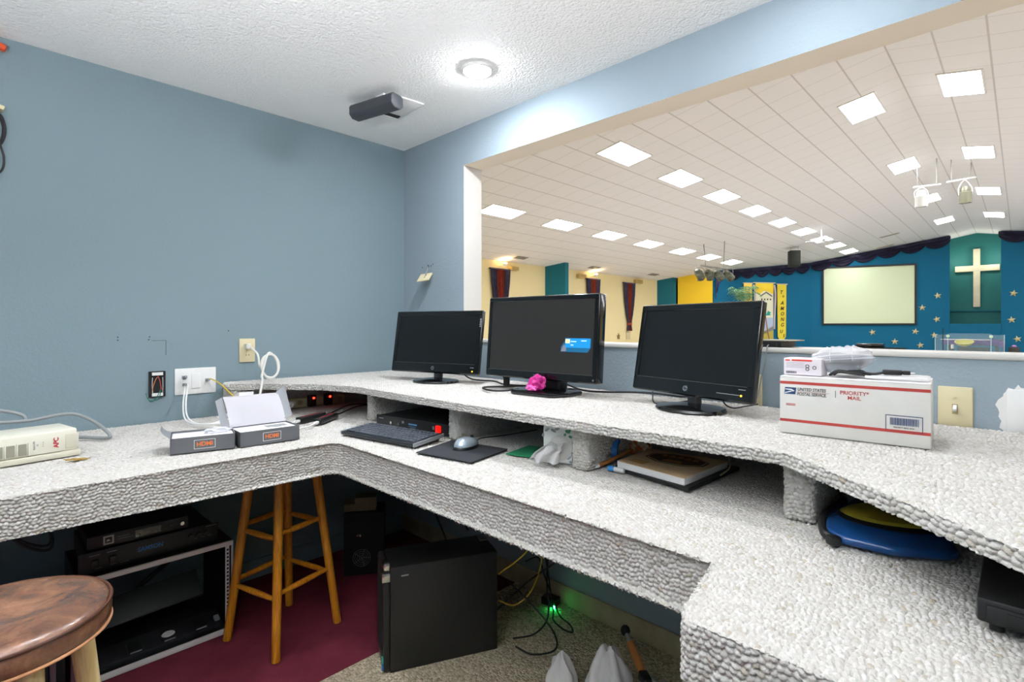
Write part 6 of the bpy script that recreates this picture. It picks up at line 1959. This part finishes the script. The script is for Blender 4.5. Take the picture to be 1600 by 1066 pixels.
b = MB(); b.cyl(Fp @ Vector((0.065, 0.195, 0.0)), Fp @ Vector((0.065, 0.195, 0.006)), 0.005); b.cyl(Fp @ Vector((0.078, 0.195, 0.0)), Fp @ Vector((0.078, 0.195, 0.006)), 0.005); b.build('connector', M_chrome, t)
M_kraft = mat('kraft card', '#8a7f63', 0.8)
b = MB(); b.box((1.365, 2.355, 0.335), (0.10, 0.09, 0.065), -0.6); tag(b.build('card_box', M_kraft, loc=(1.365, 2.355, 0.302), angle=0), 'small kraft card box on top of old dark computer in corner', 'box')
b = MB(); b.box((1.300, 2.395, 0.320), (0.06, 0.08, 0.035), -0.5); tag(b.build('card_box', M_kraft, loc=(1.30, 2.395, 0.303), angle=0), 'flatter kraft card box beside the small one on old dark computer', 'box')

# cables behind the tower and the loose loop on the carpet
def hang(lab, pts, r=0.0033, m_=M_cord, nm='hanging_cable'): cable(nm, lab, pts, r, m_)
hang('black cable falling from desk and looping out on beige carpet by green glow', [(1.70, 1.46, 0.68), (1.71, 1.47, 0.50), (1.715, 1.48, 0.30), (1.72, 1.46, 0.14), (1.68, 1.40, 0.03), (1.645, 1.37, 0.013), (1.622, 1.30, 0.013), (1.632, 1.262, 0.013), (1.665, 1.30, 0.013), (1.69, 1.375, 0.014), (1.72, 1.44, 0.06), (1.74, 1.50, 0.12), (1.70, 1.50, 0.21), (1.62, 1.50, 0.22)])
hang('black cable draped from desk edge down behind tower, rightmost', [(1.74, 1.20, 0.68), (1.735, 1.20, 0.50), (1.72, 1.24, 0.38), (1.66, 1.34, 0.27), (1.56, 1.43, 0.18), (1.45, 1.50, 0.08)])
hang('black cable hanging straight down between tower and baseboard', [(1.70, 1.42, 0.68), (1.70, 1.42, 0.45), (1.69, 1.43, 0.30), (1.64, 1.40, 0.16), (1.60, 1.36, 0.05), (1.52, 1.36, 0.014), (1.44, 1.40, 0.013)])
hang('black cable curling on the carpet beside rear of tower', [(1.48, 1.48, 0.20), (1.55, 1.40, 0.10), (1.56, 1.30, 0.03), (1.50, 1.24, 0.013), (1.42, 1.28, 0.013), (1.39, 1.34, 0.03)])
hang('pale yellow cable rising from tower rear to the desk underside', [(1.40, 1.44, 0.26), (1.45, 1.36, 0.34), (1.52, 1.28, 0.46), (1.56, 1.22, 0.55), (1.60, 1.18, 0.68)], 0.003, M_yellowcord)
hang('pale yellow cable hanging in a loop behind the tower', [(1.58, 1.42, 0.42), (1.60, 1.40, 0.34), (1.60, 1.40, 0.24), (1.56, 1.42, 0.14), (1.50, 1.45, 0.10), (1.44, 1.48, 0.13)], 0.003, M_yellowcord)
hang('black cable hanging under desk above the tower', [(1.60, 1.95, 0.68), (1.58, 1.93, 0.50), (1.55, 1.86, 0.42), (1.48, 1.76, 0.40), (1.40, 1.62, 0.382)], 0.004)
hang('second black cable hanging under desk above the tower', [(1.55, 2.05, 0.68), (1.50, 2.02, 0.50), (1.49, 1.96, 0.36), (1.50, 1.86, 0.2), (1.46, 1.74, 0.08)], 0.004)
# small adapter whose green light colours the carpet
t = thing('network_adapter', 'small black adapter with green light on the beige carpet near baseboard', 'adapter', (1.735, 1.455, 0.009))
b = MB(); b.box((1.738, 1.462, 0.026), (0.05, 0.07, 0.032), 0.2, bev=0.004); b.build('body', M_black, t)
b = MB(); b.box((1.720, 1.4275, 0.016), (0.010, 0.005, 0.006), 0.2); b.build('light', M_green_led, t, angle=0)
M_green_led.node_tree.nodes['Principled BSDF'].inputs['Emission Strength'].default_value = 110

# plastic bags and the wooden-handled brush at the bottom of the picture
def bag(name, lab, c, sx, sy, h, seed, m_):
    b = MB()
    res = bmesh.ops.create_icosphere(b.bm, subdivisions=5, radius=1.0)
    for v in res['verts']:
        p = v.co.copy()
        q = p * 1.5 + Vector((seed, seed * 1.3, -seed))
        an = math.atan2(p.y, p.x)
        k = 1 + 0.26 * noise.noise(q) + 0.10 * math.sin(an * 5 + 4 * noise.noise(p * 1.2 + Vector((seed, 0, 0)))) * (0.4 + 0.6 * p.z) + 0.03 * noise.noise(q * 6.0)
        z_ = max(p.z * k, -0.35)
        pinch = 1.0 - 0.35 * max(0.0, p.z) ** 2
        v.co = Vector((c[0] + p.x * k * sx * pinch, c[1] + p.y * k * sy * pinch, c[2] + (z_ + 0.35) / 1.35 * h))
    return tag(b.build(name, m_, loc=c, angle=45), lab, 'bag')
M_bag = mat('white plastic bag', '#e6e4e4', 0.3, spec=0.6)
M_bag2 = mat('clear plastic bag', '#d5dade', 0.2, spec=0.7, alpha=0.75)
bag('plastic_bag', 'white plastic bag slumped on carpet, leftmost at the picture bottom', (1.335, 1.075, 0.010), 0.05, 0.05, 0.13, 1.0, M_bag)
bag('plastic_bag', 'larger white plastic bag on carpet beneath the wooden brush handle', (1.415, 0.950, 0.010), 0.085, 0.07, 0.17, 4.0, M_bag)
bag('plastic_bag', 'shiny clear plastic bag with dark edges against the jutting desk end', (1.475, 0.835, 0.010), 0.08, 0.06, 0.09, 7.0, M_bag2)
t = thing('wooden_handle_brush', 'brush with orange wooden handle and black tip leaning on plastic bag', 'brush', (1.48, 0.86, 0.06))
b = MB(); b.tube([(1.490, 0.872, 0.105), (1.522, 0.915, 0.122), (1.550, 0.952, 0.137)], [0.013, 0.0145, 0.013], 12, n=1, raw=True); b.build('handle', mat('orange brown wood', '#b9773c', 0.5), t)
b = MB(); b.tube([(1.550, 0.952, 0.137), (1.560, 0.965, 0.142), (1.570, 0.978, 0.147)], 0.008, 10, n=2); b.build('ferrule', M_greycord, t)
b = MB(); b.ico((1.580, 0.990, 0.152), 0.017, 2, (1, 1, 1.1)); b.build('tip', M_cord, t)
b = MB(); b.box((1.475, 0.852, 0.098), (0.05, 0.03, 0.03), 0.9, bev=0.006); b.build('head', M_cord, t)
# ------------------------------------------------------------------ loop carpet desk and raised shelf
m = mat('grey white loop carpet', '#d8d3c9', 0.95, spec=0.1)
nt = m.node_tree
bs = nt.nodes['Principled BSDF']
at = nt.nodes.new('ShaderNodeAttribute')
at.attribute_name = 'yarn'
cr = nt.nodes.new('ShaderNodeValToRGB')
cr.color_ramp.interpolation = 'LINEAR'
els = cr.color_ramp.elements
els[0].position = 0.0
els[0].color = lin('#b3a998')
els[1].position = 1.0
els[1].color = lin('#ccc9c4')
for p_, h_ in ((0.03, '#aca59a'), (0.08, '#b9b5ae'), (0.5, '#bfbcb6'), (0.9, '#c6c3be')):
    e = els.new(p_)
    e.color = lin(h_)
nt.links.new(at.outputs['Fac'], cr.inputs['Fac'])
nt.links.new(cr.outputs['Color'], bs.inputs['Base Color'])
tc = nt.nodes.new('ShaderNodeTexCoord')
ns = nt.nodes.new('ShaderNodeTexNoise')
ns.inputs['Scale'].default_value = 420
ns.inputs['Detail'].default_value = 2
nt.links.new(tc.outputs['Object'], ns.inputs['Vector'])
bp = nt.nodes.new('ShaderNodeBump')
bp.inputs['Strength'].default_value = 0.5
bp.inputs['Distance'].default_value = 0.002
nt.links.new(ns.outputs['Fac'], bp.inputs['Height'])
nt.links.new(bp.outputs['Normal'], bs.inputs['Normal'])
M_carpet = m


def hash3(i, j, k, s):
    h = (i.astype(np.int64) * 73856093) ^ (j.astype(np.int64) * 19349663) ^ (k.astype(np.int64) * 83492791) ^ (s * 2654435761)
    h = (h ^ (h >> 13)) * 1274126177
    h = (h ^ (h >> 16)) & 0xffffff
    return h / float(0xffffff)


def loops(co, nr, pu, pv):
    """distance to the nearest yarn loop of staggered rows laid over the surface, and that loop's random value"""
    ax = np.argmax(np.abs(nr), axis=1)
    U = np.where(ax == 0, co[:, 1], co[:, 0])
    V = np.where(ax == 2, co[:, 1], co[:, 2])
    # rows wander a little, as woven rows do
    V = V + 0.0022 * np.sin(U * 61.0 + 1.3) + 0.0014 * np.sin(U * 173.0)
    row = np.floor(V / pv).astype(np.int64)
    best = np.full(len(co), 9.0)
    second = np.full(len(co), 9.0)
    val = np.zeros(len(co))
    for dr_ in (-1, 0, 1):
        R = row + dr_
        sh = (R % 2) * 0.5 + (hash3(R, ax, R * 0, 5) - 0.5) * 0.3
        c0 = np.floor(U / pu - sh).astype(np.int64)
        for dc in (-1, 0, 1):
            Cc = c0 + dc
            pu_ = (Cc + 0.5 + sh + (hash3(R, Cc, ax, 1) - 0.5) * 0.42) * pu
            pv_ = (R + 0.5 + (hash3(R, Cc, ax, 2) - 0.5) * 0.42) * pv
            d = np.sqrt(((U - pu_) / pu) ** 2 + ((V - pv_) / pv) ** 2)
            w = d < best
            second = np.where(w, best, np.minimum(second, d))
            best = np.where(w, d, best)
            val = np.where(w, hash3(R, Cc, ax, 4), val)
    return best, second, val


def carpet(mb, name, parent, voxel, amp, pu=0.0105, pv=0.0085):
    o = mb.build(name, M_carpet, parent, angle=0)
    md = o.modifiers.new('remesh', 'REMESH')
    md.mode = 'VOXEL'
    md.voxel_size = voxel
    dg = bpy.context.evaluated_depsgraph_get()
    me = bpy.data.meshes.new_from_object(o.evaluated_get(dg))
    o.modifiers.clear()
    n = len(me.vertices)
    co = np.empty(n * 3)
    me.vertices.foreach_get('co', co)
    nr = np.empty(n * 3)
    me.vertices.foreach_get('normal', nr)
    co, nr = co.reshape(-1, 3), nr.reshape(-1, 3)
    # flatten normals a little so that rounded edges stay rounded
    d, d2, v = loops(co, nr, pu, pv)
    h = np.sqrt(np.clip(1 - (d / 0.60) ** 2, 0, 1))
    gap = np.clip((d2 - d) / 0.30, 0, 1)
    h = (0.62 * h + 0.38 * gap * (2 - gap)) * (0.80 + 0.20 * v)
    co2 = co + nr * (amp * (h - 0.85))[:, None]
    me.vertices.foreach_set('co', co2.ravel())
    a = me.attributes.new('yarn', 'FLOAT', 'POINT')
    a.data.foreach_set('value', v.astype(np.float32))
    me.polygons.foreach_set('use_smooth', np.ones(len(me.polygons), dtype=bool))
    me.update()
    me.materials.clear()
    me.materials.append(M_carpet)
    old = o.data
    o.data = me
    bpy.data.meshes.remove(old)
    me.name = name
    return o


def rounded(poly, idx, r, n=5):
    out = []
    N = len(poly)
    for i, p in enumerate(poly):
        if i not in idx:
            out.append(p)
            continue
        p = Vector(p)
        a, c_ = Vector(poly[i - 1]), Vector(poly[(i + 1) % N])
        p0 = p + (a - p).normalized() * r
        p1 = p + (c_ - p).normalized() * r
        for k in range(n + 1):
            s = k / n
            out.append(tuple(p0 * (1 - s) ** 2 + p * 2 * s * (1 - s) + p1 * s * s))
    return out


DT = 0.805
desk = thing('built_in_desk', 'built in corner desk covered in grey white loop carpet', 'desk', (1.0, 1.7, 0.70))
poly2 = rounded([(-0.60, YL - 0.012), (-0.60, 1.737), (0.866, 1.737), (0.894, 1.702), (0.894, 0.376), (0.689, 0.352), (0.689, -0.55), (XF - 0.012, -0.55), (XF - 0.012, YL - 0.012)], {5}, 0.035, 6)
b = MB()
b.prism(poly2, 0.700, DT, bev=0.012, seg=3)
carpet(b, 'desk_top', desk, 0.0018, 0.0078)
for (x, y) in ((-0.45, 1.80), (1.70, 2.0), (1.70, -0.40), (0.76, -0.40)):
    b = MB(); b.box((x, y, 0.35), (0.07, 0.07, 0.69)); 
    if (x, y) in ((-0.45, 1.80), (0.76, -0.40)):
        b.build('leg', M_black_matte, desk, angle=0)
b = MB(); b.box((XF - 0.03, 0.9, 0.66), (0.035, 3.0, 0.06)); b.build('wall_cleat', mat('dark painted batten', '#3b4a50', 0.7), desk, angle=0)

shelf = thing('raised_shelf', 'long raised shelf on short supports covered in same loop carpet', 'shelf', (1.4, 1.3, DT))
poly = [(0.790, YL - 0.014), (0.757, 2.512), (0.868, 2.455), (1.060, 2.225), (1.128, 2.02), (1.122, 1.60), (1.130, 1.05), (1.150, 0.345), (0.842, 0.002), (0.42, -0.48), (XF - 0.014, -0.48), (XF - 0.014, YL - 0.014)]
poly = rounded(poly, {1, 2, 3, 4, 7}, 0.03, 5)
b = MB()
b.prism(poly, 0.929, 0.957, bev=0.011, seg=3)
carpet(b, 'shelf_top', shelf, 0.0018, 0.0078)
for c_, s_, a_ in (((1.46, 2.005, 0.867), (0.55, 0.060, 0.126), -0.05), ((1.47, 1.458, 0.867), (0.56, 0.060, 0.126), 0.0), ((1.47, 0.897, 0.867), (0.56, 0.060, 0.126), 0.0), ((1.47, 0.347, 0.867), (0.55, 0.062, 0.126), 0.05)):
    b = MB(); b.box(c_, s_, a_, bev=0.012, seg=3)
    carpet(b, 'support', shelf, 0.0020, 0.0072)
b = MB(); b.box((0.820, 2.560, 0.867), (0.065, 0.14, 0.126), 0.0, bev=0.010, seg=3)
carpet(b, 'end_support', shelf, 0.0020, 0.0072)
b = MB(); b.box((XF - 0.028, 1.05, 0.867), (0.016, 3.0, 0.126)); carpet(b, 'back_panel', shelf, 0.0035, 0.004)
b = MB(); b.box((1.32, YL - 0.022, 0.867), (0.86, 0.014, 0.126)); carpet(b, 'back_panel', shelf, 0.0035, 0.004)

# ------------------------------------------------------------------ details belong to the part they sit on
SUB = {
    'computer_monitor': {'screen': 'notice notice_shadow notice_icon notice_line notice_edge', 'neck': 'neck_emblem',
                         'bezel': 'logo lettering power_light power_button button_mark corner_label chin_strip'},
    'mailing_carton': {'body': 'red_band lettering thin_rule divider_rule small_print barcode_border barcode small_lettering', 'emblem_field': 'emblem_eagle'},
    'adapter_box': {'body': 'red_stripe text_line barcode round_mark'},
    'open_box': {'tray': 'lettering label_border', 'lid': 'lid_flap tuck_tab', 'liner': 'cut_out'},
    'backup_power_unit': {'front_panel': 'lettering small_lettering indicator vent_slot vent_fin'},
    'power_amplifier': {'front_panel': 'lettering rocker_switch panel_marking dial'},
    'equalizer_unit': {'front_panel': 'display_window panel_marking dial', 'badge': 'badge_square lettering'},
    'rack_amplifier': {'front_panel': 'power_switch jack blue_marking grey_marking'},
    'tower_computer': {'front_bezel': 'grille green_sticker blue_sticker', 'case': 'side_mark rear_latch'},
    'old_computer': {'case': 'fan_grille connector'},
    'notepad': {'cover': 'tan_stain emblem_border emblem_ring emblem_field emblem_shape'},
    'narrow_banner': {'cloth': 'lettering'},
    'palm_banner': {'cloth': 'yellow_field sky_field sand_field roof applique_motif palm_crown palm_trunk'},
    'tissue_box': {'carton': 'film_window green_leaf_print grey_leaf_print'},
    'power_outlet': {'cover_plate': 'screw socket slot'}, 'cable_plate': {'cover_plate': 'screw jack rocker'},
    'light_switch': {'cover_plate': 'screw toggle toggle_slot'}, 'blank_plate': {'cover_plate': 'screw'},
    'black_console': {'front_panel': 'slot'}, 'blue_tray': {'tray_body': 'black_edge corner_clip', 'oval_rim': 'oval_pad'},
    'plug_adapter': {'body': 'light'}, 'network_adapter': {'body': 'light'}, 'equipment_rack': {'side_rail': 'rail_hole'},
    'rack_power_bar': {'body': 'outlet_cover cover_edge round_label switch'}, 'leather_stool': {'seat': 'top_piping bottom_piping'},
}
for root in [o for o in COL.objects if o.parent is None and o.name.split('.')[0] in SUB]:
    kids = list(root.children)
    for part, names in SUB[root.name.split('.')[0]].items():
        host = next((k for k in kids if k.name.split('.')[0] == part), None)
        if host is None:
            continue
        for k in kids:
            if k is not host and k.name.split('.')[0] in names.split():
                k.parent = host
